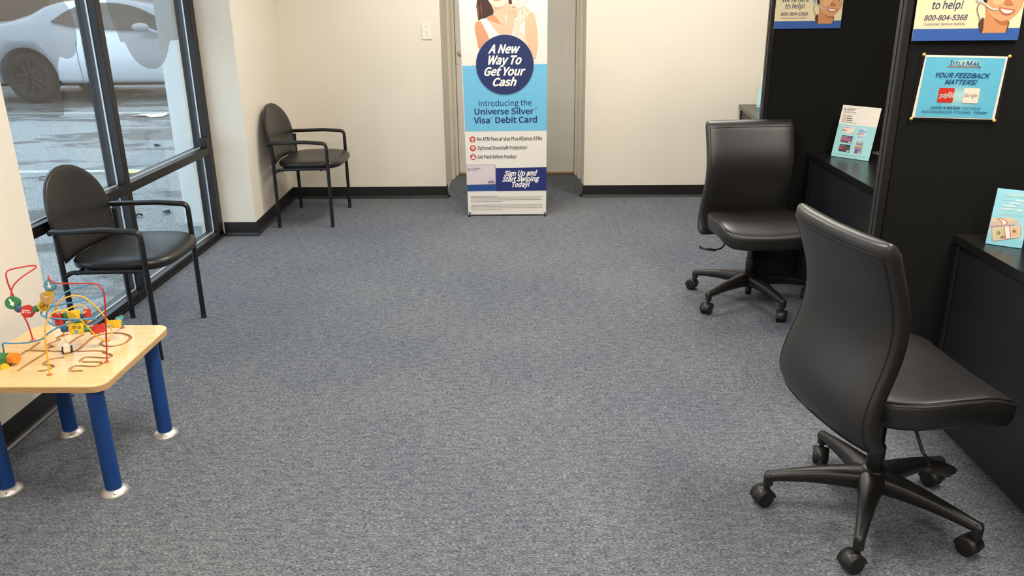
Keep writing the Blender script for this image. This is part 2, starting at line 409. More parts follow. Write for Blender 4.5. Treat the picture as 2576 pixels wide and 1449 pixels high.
# ------------------------------------------------------------------ shop window
win = MB(); X0, X1 = -2.25, -2.15      # aluminium frame: inner face at -2.15
win_root = bpy.data.objects.new('window_1', None); COL.objects.link(win_root); win_root['kind'] = 'structure'
def bar(name, y0, y1, z0, z1, x0=X0, x1=X1, m=M_alu):
    q = MB(); q.box(x0, x1, y0, y1, z0, z1, .0015); return q.build(name, m, win_root)
bar('jamb', 5.39, 5.457, 0, 2.45); bar('jamb', 3.0, 3.05, 0, 2.45)
bar('mullion', 4.213, 4.265, .048, 2.45)
bar('sill', 3.0, 5.457, 0, .048); bar('head', 3.0, 5.457, 2.40, 2.45)
for y0, y1 in ((3.05, 4.213), (4.265, 5.39)):
    bar('rail', y0, y1, .583, .632)
    for z0, z1 in ((.048, .583), (.632, 2.40)):
        q = MB(); q.box(-2.204, -2.198, y0+.002, y1-.002, z0+.002, z1-.002); q.build('glass_pane', M_glass, win_root)
        g = MB()
        for a, b_ in ((y0, y0+.006), (y1-.006, y1)): g.box(-2.197, -2.190, a, b_, z0, z1)
        for a, b_ in ((z0, z0+.006), (z1-.006, z1)): g.box(-2.197, -2.190, y0, y1, a, b_)
        g.build('glazing_gasket', M_gasket, win_root)
bar('floor_trim', 3.0, 5.457, 0, .02, -2.15, -2.142)
q = MB(); q.box(-2.19, -2.145, 5.345, 5.392, .632, .70, .006, seg=2); q.build('latch', M_alu, win_root)
# vinyl film shapes stuck to the outside of the panes
def film(pts, name):
    q = [on(px, py, 0, -2.2065) for px, py in pts]; q = smooth_path([(p.y, p.z, 0) for p in q], 3, True)
    M = Matrix(((0, 0, 1, -2.2075), (1, 0, 0, 0), (0, 1, 0, 0), (0, 0, 0, 1)))
    m = MB(); m.prism([(a.x, a.y) for a in q], 0, .0006, M); return m.build(name, M_film)
tag(film([(-150, -120), (40, -110), (130, -60), (158, 0), (174, 22), (188, 60), (194, 100), (191, 130), (182, 144), (166, 148), (151, 143), (146, 165), (150, 200), (155, 245), (160, 290), (100, 292), (0, 292), (-80, 292)], 'window_film'),
    'grey translucent film shape on the window pane nearest the toy table', 'window film')
tag(film([(256, -80), (262, -30), (270, 15), (283, 55), (295, 80), (303, 104), (313, 106), (320, 118), (332, 140), (350, 160), (372, 172), (394, 172), (412, 158), (422, 132), (428, 104), (440, 101), (449, 99), (452, 88), (446, 40), (438, -10), (430, -80), (340, -90)], 'window_film'),
    'grey translucent film shape with a rounded tip on the far window pane', 'window film')

# ------------------------------------------------------------------ outside
def gz(y): return -.06 + (y - 6)*.034
g = MB(); g.add([(-60, 2.0, gz(2)), (-2.26, 2.0, gz(2)), (-2.26, 60, gz(60)), (-60, 60, gz(60))], [[0, 1, 2, 3]])
g.add([(-60, 2.0, gz(2)-.3), (-2.26, 2.0, gz(2)-.3), (-2.26, 60, gz(60)-.3), (-60, 60, gz(60)-.3)], [[3, 2, 1, 0]]); struct('ground', g, M_asph)
g = MB(); g.box(-2.615, -2.26, 5.95, 7.9, -.25, 3.4, .004); g.box(-2.66, -2.60, 6.02, 7.9, -.25, 3.4, .003); struct('wall_exterior', g, M_pier)
bl_ = thing('brown_building', 'long brown stucco building beyond the parked car', 'building', (-17, 24, gz(24)))
g = MB(); g.box(-14, 30, 0, 6, -.5, 6); g.build('wall', M_brown, bl_)
g = MB(); g.box(-14.1, 30.1, -.15, 0, 5.7, 6.1); g.build('coping', mat('dark_coping', (80, 66, 60), .6), bl_)
g = MB(); g.box(-14, 30, -.1, 0, -.5, .55); g.build('plinth', mat('darker_stucco', (112, 92, 82), .9), bl_)
def strip(p0, p1, w, name, lab):
    a = Vector((*p0, 0)); b_ = Vector((*p1, 0)); t = (b_-a).normalized(); n_ = Vector((-t.y, t.x, 0))*w/2; m = MB()
    q = [a+n_, a-n_, b_-n_, b_+n_]
    vs = [(p.x, p.y, gz(p.y)+.004) for p in q] + [(p.x, p.y, gz(p.y)-.002) for p in q]
    m.add(vs, [[3, 2, 1, 0], [4, 5, 6, 7], [0, 1, 5, 4], [1, 2, 6, 5], [2, 3, 7, 6], [3, 0, 4, 7]])
    return tag(m.build(name, mat('worn_line_paint', (176, 179, 174), .6, var=.25, nscale=9)), lab, 'parking line')
strip((-9.5, 11.35), (-4.0, 11.25), .08, 'parking_line', 'thin pale line on the asphalt just before the parked car')
strip((-9.0, 7.72), (-3.4, 7.80), .10, 'parking_line', 'white painted line on the wet asphalt nearest the window')
rnd = random.Random(5)
def scrap(name, c, r, m, lab, cat):
    q = MB(); n_ = 9; pts = []
    for i in range(n_):
        a = 2*PI*i/n_; k = r*rnd.uniform(.5, 1.1); pts.append((c[0] + k*1.5*math.cos(a), c[1] + k*math.sin(a)))
    z = gz(c[1]); ring = [(x, y, z+.004+rnd.uniform(0, .03)) for x, y in pts]
    q.add(ring + [(c[0], c[1], z+.03)], [[i, (i+1) % n_, n_] for i in range(n_)])
    q.add([(x, y, w-.004) for x, y, w in ring] + [(c[0], c[1], z+.026)], [[(i+1) % n_, i, n_] for i in range(n_)])
    return tag(q.build(name, m), lab, cat)
scrap('paper_scrap', (-5.1, 11.0), .16, M_white, 'crumpled white paper scrap lying on the wet asphalt', 'litter')
scrap('dead_leaf', (-3.82, 7.66), .10, mat('yellow_leaf', (214, 216, 130), .7), 'pale yellow leaf on the asphalt seen above the window rail', 'leaf')
for i, (px, py, r) in enumerate([(398, 385, .028), (325, 498, .025), (345, 539, .028), (418, 532, .03), (290, 375, .02), (107, 457, .028)]):
    p = fl(px, py, -.03); labs = ['by the white wall corner', 'beside the mullion below the rail', 'left of the two leaves in the low far pane', 'right of the two leaves in the low far pane', 'near the upper mullion', 'behind the near armchair back']
    scrap('dead_leaf', (p.x, p.y), r, mat('dark_leaf', (44, 42, 36), .7), 'small dark leaf outside ' + labs[i], 'leaf')

# the parked coupe: body lofted along its length, rear axle at local x=0, near side towards -y
CY = 12.15
cz = gz(CY + .9) - .01
car = thing('parked_car', 'white two door coupe parked outside beyond the window', 'car', (-7.36, CY + .95, cz))
ST = [  # x, sill z, half width low, half width shoulder, shoulder z, belt z, belt y, roof z, roof edge y
 (-1.02, .42, .70, .74, .72, .98, .66, 1.02, .40), (-.98, .30, .84, .88, .82, 1.03, .78, 1.07, .50), (-.70, .27, .92, .95, .90, 1.07, .84, 1.12, .60),
 (-.30, .27, .94, .965, .93, 1.09, .86, 1.16, .62), (-.02, .27, .94, .965, .93, 1.11, .85, 1.24, .60), (.20, .27, .94, .965, .92, 1.12, .84, 1.35, .58),
 (.45, .27, .94, .96, .91, 1.13, .83, 1.41, .57), (.70, .27, .94, .95, .89, 1.09, .83, 1.435, .57), (1.00, .27, .93, .95, .87, 1.05, .84, 1.44, .58),
 (1.35, .27, .93, .95, .87, 1.03, .85, 1.42, .58), (1.75, .27, .93, .95, .86, 1.02, .85, 1.34, .59), (2.08, .27, .93, .95, .86, 1.01, .85, 1.20, .62),
 (2.40, .27, .93, .95, .86, 1.00, .85, 1.05, .66), (2.90, .27, .93, .96, .86, .99, .84, 1.02, .60), (3.40, .27, .92, .955, .84, .95, .82, .99, .58),
 (3.75, .28, .86, .90, .80, .88, .76, .93, .54), (3.93, .40, .76, .80, .70, .80, .66, .84, .46)]
def car_ring(s):
    x, zs, wl, ws, zsh, zb, yb, zr, yr = s; h = [(0, zs-.03), (wl-.08, zs), (wl, zs+.06), (ws+.012, .60), (ws, zsh), (yb+.02, zb-.02), (yb, zb), (yb*.6+yr*.4, zb*.55+zr*.45), (yr+.03, zr-.035), (yr-.04, zr-.005), (0, zr+.02)]
    return [Vector((x, -y, z)) for y, z in h] + [Vector((x, y, z)) for y, z in h[::-1][1:-1]]
body = MB(); body.rings([car_ring(s) for s in ST], True, True, 0, True); bo = body.build('body', M_carp, car); weld(bo)
for f_ in bo.data.polygons: f_.use_smooth = True
cutters = []
for cx in (0, 2.95):
    c = MB(); c.lathe([(.435, -1.2), (.435, 1.2)], 36, frame((cx, 0, .355), (0, 1, 0)), smooth=False); co = c.build('cutter', M_tire, car); weld(co); cutters.append(co)
    md = bo.modifiers.new('arch', 'BOOLEAN'); md.object = co; md.operation = 'DIFFERENCE'; md.solver = 'EXACT'
bpy.context.view_layer.update()
me = bpy.data.meshes.new_from_object(bo.evaluated_get(bpy.context.evaluated_depsgraph_get())); bo.modifiers.clear(); bo.data = me
for c in cutters: bpy.data.objects.remove(c)
m = MB(); m.box(-.9, 3.85, -.70, .70, .22, .6); m.build('underbody', M_tire, car)
for sgn in (-1, 1):                                     # side glass follows the tumblehome just outside the body skin
    pts = smooth_path([(a, b_, 0) for a, b_ in [(.42, 1.135), (.56, 1.25), (.76, 1.345), (1.00, 1.385), (1.35, 1.375), (1.62, 1.315), (1.90, 1.19), (2.10, 1.04)]], 3) + [Vector(q + (0,)) for q in [(2.09, 1.02), (1.5, 1.02), (.95, 1.045), (.68, 1.085)]]; q = MB(); n_ = len(pts)
    def yy(x, z):
        for A, B in zip(ST, ST[1:]):
            if A[0] <= x <= B[0]: u_ = (x-A[0])/(B[0]-A[0]); C_ = [p*(1-u_)+q*u_ for p, q in zip(A, B)]; break
        zb, yb, zr, yr = C_[5:9]; k = (z-zb)/max(.08, zr-.035-zb); return sgn*(yb + (yr+.03-yb)*k + .045 + .01*(z < zb))
    outer = [Vector((p.x, yy(p.x, p.y), p.y)) for p in pts]; inner = [Vector((p.x, v.y - sgn*.03, p.y)) for p, v in zip(pts, outer)]
    q.add(outer + inner, [list(range(n_)), [2*n_-1-i for i in range(n_)]] + [[i, n_+i, n_+(i+1) % n_, (i+1) % n_] for i in range(n_)])
    q.build('side_window', M_carg, car)
    q = MB(); q.box(.93, .97, min(sgn*.63, sgn*.87), max(sgn*.63, sgn*.87), 1.05, 1.06); 
    w = MB(); w.tube([(2.06, sgn*.90, .93), (1.98, sgn*.96, .97), (1.88, sgn*1.0, 1.02)], [.045, .035, .03], 10)
    sp = []
    for i in range(7):
        a = PI*i/6; r = .085*math.sin(a)+.002; sp.append([Vector((1.79 + .125*math.cos(t)*(r/.085), sgn*1.02 - .07*math.cos(a), 1.05 + .062*math.sin(t)*(r/.085))) for t in [2*PI*k/14 for k in range(14)]])
    w.rings(sp); w.build('side_mirror', M_carp, car)
    for (x0, z0, x1, z1) in ((.80, .30, .78, .99), (2.22, .30, 2.22, .98)):
        q = MB(); q.tube([(x0, sgn*.957, z0), (x1, sgn*.966, .62), (x1, sgn*.954, .85)], .003, 6); q.build('door_gap', M_tire, car)
    q = MB(); q.box(.92, 1.12, min(sgn*.955, sgn*.985), max(sgn*.955, sgn*.985), .83, .86, .01, seg=2); q.build('door_handle', M_carp, car)
for cx in (0, 2.95):
    for sgn in (-1, 1):
        Mw = frame((cx, sgn*.72, .355), (0, sgn, 0))
        q = MB(); q.lathe([(.24, 0), (.33, 0), (.355, .03), (.362, .10), (.355, .20), (.335, .225), (.27, .23), (.25, .215)], 40, Mw, cap=False); wh = q.build('wheel', M_tire, car)
        q = MB(); q.lathe([(.25, .215), (.255, .225), (.24, .215), (.23, .12), (.05, .12), (.05, .17), (.001, .175)], 32, Mw, cap=False)
        for k in range(5):
            a = 2*PI*k/5 + .3
            for da in (-.16, .16):
                q.box(.04, .24, -.014, .014, .155, .185, .004, M=Mw @ Rz(a + da*.5) @ T(0, (.03 if da > 0 else -.03), 0))
        q.build('rim', M_rim, wh)

# ================================================================== ceiling lights (out of frame above)
for i, (lx, ly, p) in enumerate(LIGHTS):
    t = thing('ceiling_light', 'recessed fluorescent troffer in the ceiling ' + ('over the banner', 'over the far task chair', 'over the toy table side', 'over the near task chair', 'behind the viewer, window side', 'behind the viewer, desk side')[i], 'ceiling light', (lx, ly, CEIL), group='ceiling troffers')
    q = MB()
    for a in ((-.305, .305, -.605, -.585), (-.305, .305, .585, .605), (-.305, -.285, -.585, .585), (.285, .305, -.585, .585)): q.box(*a, -.022, 0)
    q.build('frame', M_white, t); q = MB(); q.box(-.285, .285, -.585, .585, -.016, 0); q.build('diffuser', M_diff, t)

# ================================================================== guest armchairs
def guest_chair(label, cx, cy, wid, dep, rz=0):
    t = thing('guest_armchair', label, 'chair', (cx, cy, 0), rz, 'black stacking armchairs')
    hy, hx = wid/2, dep/2
    for s in (-1, 1):
        q = MB(); q.tube([(hx, s*hy, .004), (hx, s*hy, .56)], .0125, 12); q.lathe([(.0135, 0), (.0135, .012), (.0125, .014)], 12, T(hx, s*hy, 0)); q.build('leg', M_tube, t)
        q = MB(); q.tube([(-hx, s*hy, .004), (-hx, s*hy, .585)], .0125, 12); q.lathe([(.0135, 0), (.0135, .012), (.0125, .014)], 12, T(-hx, s*hy, 0)); q.build('leg', M_tube, t)
        path = round_path([(hx, s*hy, .50), (hx, s*hy, .603), (hx*.2, s*hy, .613), (-hx - .016, s*hy, .606), (-hx - .028, s*(hy-.004), .596)], .030, 6)
        rr = []
        for i, p in enumerate(path):
            rr.append(.0155 if (-hx-.01 < p.x < hx-.005 and p.z > .59) else .0135)
        q = MB(); q.tube(path, rr, 12, flat=.85); q.build('armrest', M_plastic, t)
        q = MB(); q.tube(round_path([(-hx, s*hy, .395), (-hx+.03, s*(hy-.004), .418), (hx-.03, s*(hy-.004), .424), (hx, s*hy, .418)], .03, 4), .010, 10)
        q.build('side_rail', M_tube, t)
        q = MB(); q.tube([(-hx, s*hy, .40), (-hx-.012, s*(hy-.03), .50), (-hx-.035, s*(hy-.045), .60)], .009, 8); q.build('back_bracket', M_tube, t)
    q = MB()
    for x in (hx - .05, -hx + .06): q.tube([(x, -hy, .416), (x, hy, .416)], .009, 8)
    q.build('cross_bar', M_tube, t)
    # padded seat: rounded pebble plan, domed top, soft rim
    def plan(a, k):
        c, s_ = math.cos(a), math.sin(a)
        ex = .55; x = abs(c)**ex*(1 if c > 0 else -1); y = abs(s_)**ex*(1 if s_ > 0 else -1)
        X = .026 + x*(.236 if c > 0 else .225)*k; Wd = (hy + .002)*(1 - .05*max(0, -x))
        if c > 0: Wd *= 1 - .03*x*x
        return X, y*Wd*k
    rings = []; n_ = 56
    for k, z in ((.02, .427), (.80, .427), (.93, .430), (.985, .440), (1.0, .452), (.995, .461), (.965, .470), (.90, .476), (.72, .480), (.45, .478), (.2, .476), (.02, .475)):
        ring = []
        for i in range(n_):
            x, y = plan(2*PI*i/n_, k); zz = z
            if x > .13: zz -= .10*(x-.13)**1.35
            zz += .008*(abs(y)/hy)**2*(z > .44) - .010
            ring.append(Vector((x, y, zz)))
        rings.append(ring)
    q = MB(); q.rings(rings); q.build('seat', M_vinyl, t)
    # back shell: arched slab leaning back, wrapped round the sitter
    out = []
    def half(z):      # half width of back at height 0..1
        if z < .42: return .455 + .045*(z/.42)
        u = (z-.42)/.58; return .50*max(0, 1-u**2.25)**.5
    Hb, Wb = .395, wid*1.0; z0 = .452; NS, NR = 24, 22
    def bp_(u, v, off):           # u -1..1 across, v 0..1 up
        hw = half(v)*Wb*.97; y = u*hw; z = z0 + v*Hb
        x = -hx - .024 - (z - .45)*.15 + .30*y*y/(Wb) * .9
        n_ = Vector((1, -.5*y, .20)).normalized()
        return Vector((x, y, z)) + n_*off
    th = .030
    front, back = [], []
    vs_ = [0, .02, .06] + [.06 + .88*i/15 for i in range(1, 16)] + [.965, .985, .996]
    for v in vs_:
        e = min(1, min(v/.05, 1)); 
        for lst, sg in ((front, 1), (back, -1)):
            row = []
            for i in range(NS+1):
                u = -1 + 2*i/NS; u = math.sin(u*PI/2)
                edge = max(0, 1 - abs(u)**6)**.5*max(0, 1-(1-min(1, v/.06))**2)**.5*max(0, min(1, (1.0-v)/.05))**.5
                row.append(bp_(u, v, sg*th*(.18 + .82*edge)*.5))
            lst.append(row)
    q = MB(); rings = [front[i] + back[i][::-1] for i in range(len(vs_))]; q.rings(rings); q.build('backrest', M_vinyl, t)
    return t
guest_chair('black vinyl armchair with blue daylight on its seat by the window, beside the toy table', -1.887, 3.640, .522, .372)
guest_chair('black vinyl armchair against the cream wall in the far left corner', -1.627, 5.965, .588, .385, 0)

# ================================================================== task chairs
def caster(parent, M, base_z=.0):
    # local: stem at origin, trailing in +x
    q = MB(); q.tube([(0, 0, .045), (0, 0, .078)], .008, 10)
    hood = []
    for i in range(11):
        a = PI*(-.02 + 1.0*i/10); hood.append([Vector((.016 + math.cos(a)*r, y, .029 + math.sin(a)*r)) for r, y in ((.022, -.024), (.0315, -.026), (.033, 0), (.0315, .026), (.022, .024))])
    q.rings(hood, False, False); q.tube([(.016, -.026, .028), (.016, .026, .028)], .007, 10)
    o = q.build('caster', M_plastic, parent); o.matrix_local = M
    for s in (-1, 1):
        w = MB(); w.lathe([(.001, -.001), (.016, 0), (.023, .003), (.0275, .007), (.0285, .013), (.0275, .019), (.020, .021), (.001, .021)], 24, frame((.016, s*.0035, .0285), (0, s, 0)))
        w.build('wheel', M_wheel, o)
    return o
def task_chair(label, hx_, hy_, face, legs0, casters, lever_side=-1, lever_rot=0.0, drop=0.0, back_turn=0.0):
    t = thing('task_chair', label, 'chair', (hx_, hy_, 0), 0, 'black leather task chairs')
    # five star base
    q = MB(); q.lathe([(.001, .085), (.045, .088), (.052, .11), (.046, .145), (.036, .162), (.030, .165), (.001, .165)], 28)
    q.build('base_hub', M_plastic, t)
    for k in range(5):
        a = legs0 + 2*PI*k/5; Ml = Rz(a); q = MB(); rings = []
        for s_ in range(9):
            u = s_/8; x = .02 + .288*u; w = .034*(1-u)+.0145*u + .012*(1-u)**4; top = .158*(1-u)+.112*u + .006*math.sin(PI*u); bot = top - (.052*(1-u)+.026*u) - .010*(1-u)**2
            rings.append([Ml @ Vector((x, y, z)) for y, z in ((-w*.72, bot), (w*.72, bot), (w, bot+(top-bot)*.35), (w*.95, top-.008), (w*.7, top), (0, top+.003), (-w*.7, top), (-w*.95, top-.008), (-w, bot+(top-bot)*.35))])
        u = 1; rings.append([Ml @ (Ml.inverted() @ p + Vector((.012, 0, -.004))) for p in rings[-1]])
        q.rings(rings); q.lathe([(.0155, .070), (.0155, .098), (.013, .112), (.001, .114)], 14, Ml @ T(.308, 0, 0)); q.build('leg', M_plastic, t)
        caster(t, T(*(Ml @ Vector((.308, 0, 0)))) @ Rz(casters[k]))
    q = MB(); q.lathe([(.001, .040), (.016, .040), (.016, .09), (.001, .09)], 16); q.build('lift_foot', M_plastic, t)
    q = MB(); q.lathe([(.024, .150), (.0255, .152), (.0255, .238), (.0235, .243), (.015, .243)], 22); q.build('gas_lift_sleeve', M_plastic, t)
    q = MB(); q.lathe([(.0185, .24), (.0185, .385), (.001, .385)], 18); q.build('gas_lift', M_tube, t)
    R_ = Rz(face)
    q = MB(); q.box(-.10, .13, -.07, .07, .378, .412, .012, M=R_, seg=2); q.box(-.03, .06, -.10, .10, .390, .414, .006, M=R_)
    q.lathe([(.001, -.05), (.018, -.05), (.022, -.03), (.022, .03), (.001, .03)], 16, R_ @ frame((.11, 0, .378), (0, 1, 0)))
    q.build('tilt_mechanism', M_plastic, t)
    q = MB(); q.tube([R_ @ Vector(p) for p in round_path([(-.05, 0, .392), (-.10, 0, .386), (-.14, 0, .384), (-.18, 0, .384)], .04, 5)], .02, 8, flat=.5); q.build('back_bracket', M_plastic, t)
    # lever
    Lr = R_ @ Rz(lever_rot)
    ls = lever_side
    q = MB(); q.tube([Lr @ Vector(p) for p in round_path([(.02, ls*.06, .392), (.02, ls*.12, .372), (.035, ls*.16, .295), (.045, ls*.215, .29)], .02, 4)], .0048, 8)
    lv = q.build('lever', M_tube, t)
    q = MB(); rings = []
    for i in range(9):
        u = i/8; y = ls*(.19 + .085*u); w = .007 + .024*math.sin(PI*min(1, u*.92+.06))**.8; z = .290 + .004*math.sin(PI*u) + .018*max(0, u-.6)**2*6; th = .005*(1-.3*u)
        rings.append([Lr @ Vector((.045 + c*w, y, z + s_*th + u*.012*c**3)) for c, s_ in [(math.cos(a), math.sin(a)) for a in [2*PI*k/12 for k in range(12)]]])
    q.rings(rings); q.build('paddle', M_plastic, lv)
    # seat cushion
    n_ = 72
    def plan(a, k):
        c, s_ = math.cos(a), math.sin(a); ex = .34
        x = abs(c)**ex*(1 if c > 0 else -1); y = abs(s_)**ex*(1 if s_ > 0 else -1)
        wd = .243 if x > -.4 else .243 - .035*(-x-.4)/.6
        return (.062 + x*.212*k + (.012*(1-(y*k)**2) if c > 0 else 0)), y*wd*k
    def seatz(x, y, z): 
        d = -1.0*max(0, x-.15)**1.5 if x > .15 else 0
        return z + d + (.016*(abs(y)/.24)**2.2 if z > .45 else 0) + .05*x - drop
    rings = []
    for k, z in ((.02, .408), (.82, .408), (.90, .412), (.955, .425), (.985, .450), (.995, .470), (.985, .481), (.955, .488), (.89, .492), (.78, .494), (.5, .491), (.25, .489), (.02, .488)):
        rings.append([R_ @ Vector((x, y, seatz(x, y, z))) for x, y in [plan(2*PI*i/n_, k) for i in range(n_)]])
    q = MB(); q.rings(rings); seat = q.build('seat', M_leather, t)
    for a0 in (.22, 1.06):      # seams run along the two sides of the cushion
        for k, z in ((.992, .4800), (.962, .4895)):
            q = MB(); q.tube([R_ @ Vector((x, y, seatz(x, y, z))) for x, y in [plan(PI*(a0 + .72*i/40), k) for i in range(41)]], .0016, 6)
            q.build('piping', M_seam, seat)
    # backrest slab: S profile, wrapped
    prof = [(.325, -.198), (.345, -.218), (.40, -.232), (.46, -.225), (.52, -.206), (.58, -.186), (.64, -.174), (.70, -.173), (.76, -.184), (.82, -.204), (.88, -.226), (.935, -.243)]
    def rx(z):
        for (a, x0), (b_, x1) in zip(prof, prof[1:]):
            if z <= b_: u = max(0, (z-a)/(b_-a)); return x0 + (x1-x0)*u
        return prof[-1][1]
    zs = [.325 + (.935-.325)*i/40 for i in range(41)]; sm = [rx(z) for z in zs]
    for _ in range(3): sm = [sm[0]] + [(sm[i-1]+2*sm[i]+sm[i+1])/4 for i in range(1, 40)] + [sm[-1]]
    def RX(z):
        u = (z-.325)/(.935-.325)*40; i = int(max(0, min(39, u))); k = max(0, min(1, u-i)); return sm[i]*(1-k)+sm[i+1]*k
    TH = .072
    R_ = T(-.026*math.cos(face), -.026*math.sin(face), .018 - drop + .96*.035) @ Rz(face + back_turn) @ Matrix.Diagonal((1, 1, .965, 1))
    def hw(z): return .232 + .014*(1-(z-.325)/.61) - .010*math.sin(PI*(z-.325)/.61)
    def pt(a, z, sx=1.0, sw=1.0, ex=.34):
        c, s_ = math.cos(a), math.sin(a)
        x = abs(c)**.5*(1 if c > 0 else -1); y = abs(s_)**ex*(1 if s_ > 0 else -1)
        Y = y*hw(z)*sw; X = RX(z) + TH/2 + x*TH/2*sx + .42*Y*Y
        return R_ @ Vector((X, Y, z))
    rings = []
    m_ = 56
    for z, sx, sw in [(.312, .05, .86), (.314, .45, .90), (.320, .72, .95), (.332, .92, .985)] + [(.345 + .545*i/22, 1, 1) for i in range(23)] + [(.905, .96, 1), (.918, .86, .995), (.928, .70, .985), (.9345, .48, .97), (.938, .2, .95), (.9385, .03, .93)]:
        rings.append([pt(2*PI*i/m_, z, sx, sw) for i in range(m_)])
    q = MB(); q.rings(rings); bk = q.build('backrest', M_leather, t)
    # seams: edge of the rear panel and of the front panel
    q = MB()
    def seam(off, x_in, zt, zb):
        L = []
        def sp(Y, z):
            Y = max(-hw(z)*.97, min(hw(z)*.97, Y)); s_ = abs(Y/hw(z))**(1/.34); s_ = min(1, s_); c = math.sqrt(1-s_*s_)**.5
            sg = off; return R_ @ Vector((RX(z) + TH/2 + sg*c*TH/2 + sg*.0006 + .42*Y*Y, Y, z))
        for i in range(25): z = zb + (zt-zb)*i/24; L.append(sp(-(hw(z)-x_in), z))
        for i in range(1, 16): u = i/16; L.append(sp((-1+2*u)*(hw(zt)-x_in), zt))
        for i in range(25): z = zt - (zt-zb)*i/24; L.append(sp((hw(z)-x_in), z))
        for i in range(1, 16): u = i/16; L.append(sp((1-2*u)*(hw(zb)-x_in), zb))
        return L
    q.tube(seam(-1, .010, .902, .335), .0024, 6, loop=True)
    q.tube(seam(1, .014, .905, .345), .0016, 6, loop=True)
    q.build('piping', M_seam, bk)
    return t
D = math.radians
task_chair('black leather task chair seen from behind at the nearest desk, bottom right', 1.058, 2.215, D(6), D(27), [D(120), D(250), D(200), D(200), D(120)], -1, D(4), 0, D(5))
task_chair('black leather task chair facing the room at the middle desk', 1.158, 4.13, D(-86), D(0), [D(60), D(250), D(150), D(235), D(250)], -1, D(-10), .028)

# ================================================================== cubicle panels and desks
def panel(label, x0, yf, yb):
    t = thing('cubicle_panel', label, 'partition', (x0, yf, 0))
    L, d, Ht = 1.55, yb - yf, 1.72
    q = MB(); q.box(.028, L, .004, d-.004, .13, Ht-.02, .003); q.build('fabric_panel', M_panel, t)
    q = MB(); q.box(.03, L, .002, d-.002, .015, .128, .002); q.build('raceway', M_trim, t)
    q = MB(); q.box(.03, L, .0005, .002, .127, .131); q.build('raceway_edge', M_trimg, t)
    q = MB(); q.box(0, .026, 0, d*.46, .01, Ht, .004, seg=2); q.build('end_trim', M_trim, t)
    q = MB(); q.box(0, .026, d*.54, d, .01, Ht, .004, seg=2); q.build('end_trim', M_trim, t)
    q = MB(); q.box(-.002, .004, d*.44, d*.56, .01, Ht); q.build('end_strip', M_trimg, t, label='grey metal strip')
    q = MB(); q.box(0, L, 0, d, Ht-.018, Ht+.004, .004, seg=2); q.build('top_trim', M_trim, t)
    for x in (.06, L-.1):
        q = MB(); q.lathe([(.014, 0), (.014, .006), (.005, .009), (.005, .02)], 12, T(x, d/2, 0)); q.build('glide', M_steel, t)
    return t
panel('black fabric partition between the far desk and the middle desk', 1.236, 4.45, 4.505)
panel('black fabric partition holding the blue feedback sheet', 1.212, 2.81, 2.865)
def desk(label, x0, x0b, y0, y1, dep=.66, grom=False):
    t = thing('desk', label, 'desk', (0, 0, 0))
    q = MB(); q.prism([(x0, y0), (x0+dep, y0), (x0+dep, y1), (x0b, y1)], .712, .740); tp = q.build('desk_top', M_lam, t)
    q = MB(); q.prism([(x0+.02, y0+.03), (x0+.038, y0+.03), (x0b+.038, y1-.03), (x0b+.02, y1-.03)], .04, .712); q.build('modesty_panel', M_navy, t)
    for y in (y0+.004, y1-.028):
        xx = x0 if y < (y0+y1)/2 else x0b
        q = MB(); q.box(xx+.012, xx+dep-.02, y, y+.024, .03, .712, .002); q.build('end_panel', M_navy, t)
        for x in (xx+.05, xx+dep-.1):
            g = MB(); g.lathe([(.012, 0), (.012, .005), (.004, .010), (.004, .032)], 12, T(x, y+.012, 0)); g.build('glide', M_steel, t)
    if grom:
        g = MB(); g.lathe([(.018, .740), (.030, .740), (.030, .743), (.022, .744), (.018, .741)], 24, T(1.857, 4.40, 0), cap=False); g.build('grommet', M_steel, tp)
    return t
desk('black desk in the middle bay with the reclining card poster', 1.50, 1.50, 2.87, 4.446, grom=True)
desk('black desk nearest the camera at the right edge', 1.49, 1.49, 1.0, 2.806)
desk('black desk beside the cream back wall, farthest from the camera', 1.47, 1.632, 4.51, 6.552)

# ================================================================== banner stand
ban = thing('banner_stand', 'tall blue and white card banner with a navy circle before the grey door', 'banner', (-.18, 5.96, 0))
BO = Vector((-.4925, 5.96, 0))
m = MB()
NB = [(-.474 + .18, .014), (.110 + .18, .014), (.118 + .18, 1.80), (-.500 + .18, 1.80)]
m.prism(NB, 0, .0012, Matrix(((1, 0, 0, 0), (0, 0, 1, 0), (0, 1, 0, 0), (0, 0, 0, 1)))); 
sheet = m.build('banner_sheet', ink((226, 219, 209)), ban)
K = (.38641, 1100, 0)
def child_world(o): o.matrix_parent_inverse = Matrix.Translation((.18, -5.96, 0)); return o
pr = Print((0, 5.96, 0), (0, -1, 0), K)
WHT = (236, 230, 222)
k2 = (.0897, 1160, 0)
pr.crop = k2
hair, skin, skl, skd = (62, 38, 32), (226, 180, 150), (236, 200, 178), (206, 146, 110)
pr.blob([(740, -30), (560, -300), (620, -700), (950, -950), (1250, -800), (1420, -450), (1440, 60), (1360, 120), (1310, 0), (1200, -200)], hair, 1)
pr.poly([(452, -20), (420, 180), (450, 330), (480, 590), (560, 530), (640, 522), (760, 490), (900, 400), (915, 300), (850, 150), (740, -60), (560, -320)], hair, 1)
pr.poly([(440, 60), (430, 200), (470, 340), (490, 600), (505, 420), (480, 200)], (128, 76, 42), 2)
pr.poly([(530, 40), (540, 220), (570, 400), (600, 530), (590, 330), (560, 120)], (120, 66, 38), 2)
pr.poly([(730, -40), (790, 60), (880, 180), (912, 300), (900, 420), (700, 505), (870, 800), (1050, 975), (1190, 975), (1250, 720), (1240, 260), (1345, 130), (1320, -40)], skin, 3)
pr.blob([(735, -60), (690, -400), (800, -650), (1000, -720), (1200, -640), (1330, -400), (1330, -40), (1260, 80), (1150, 165), (1030, 188), (900, 150), (800, 60)], skl, 4)
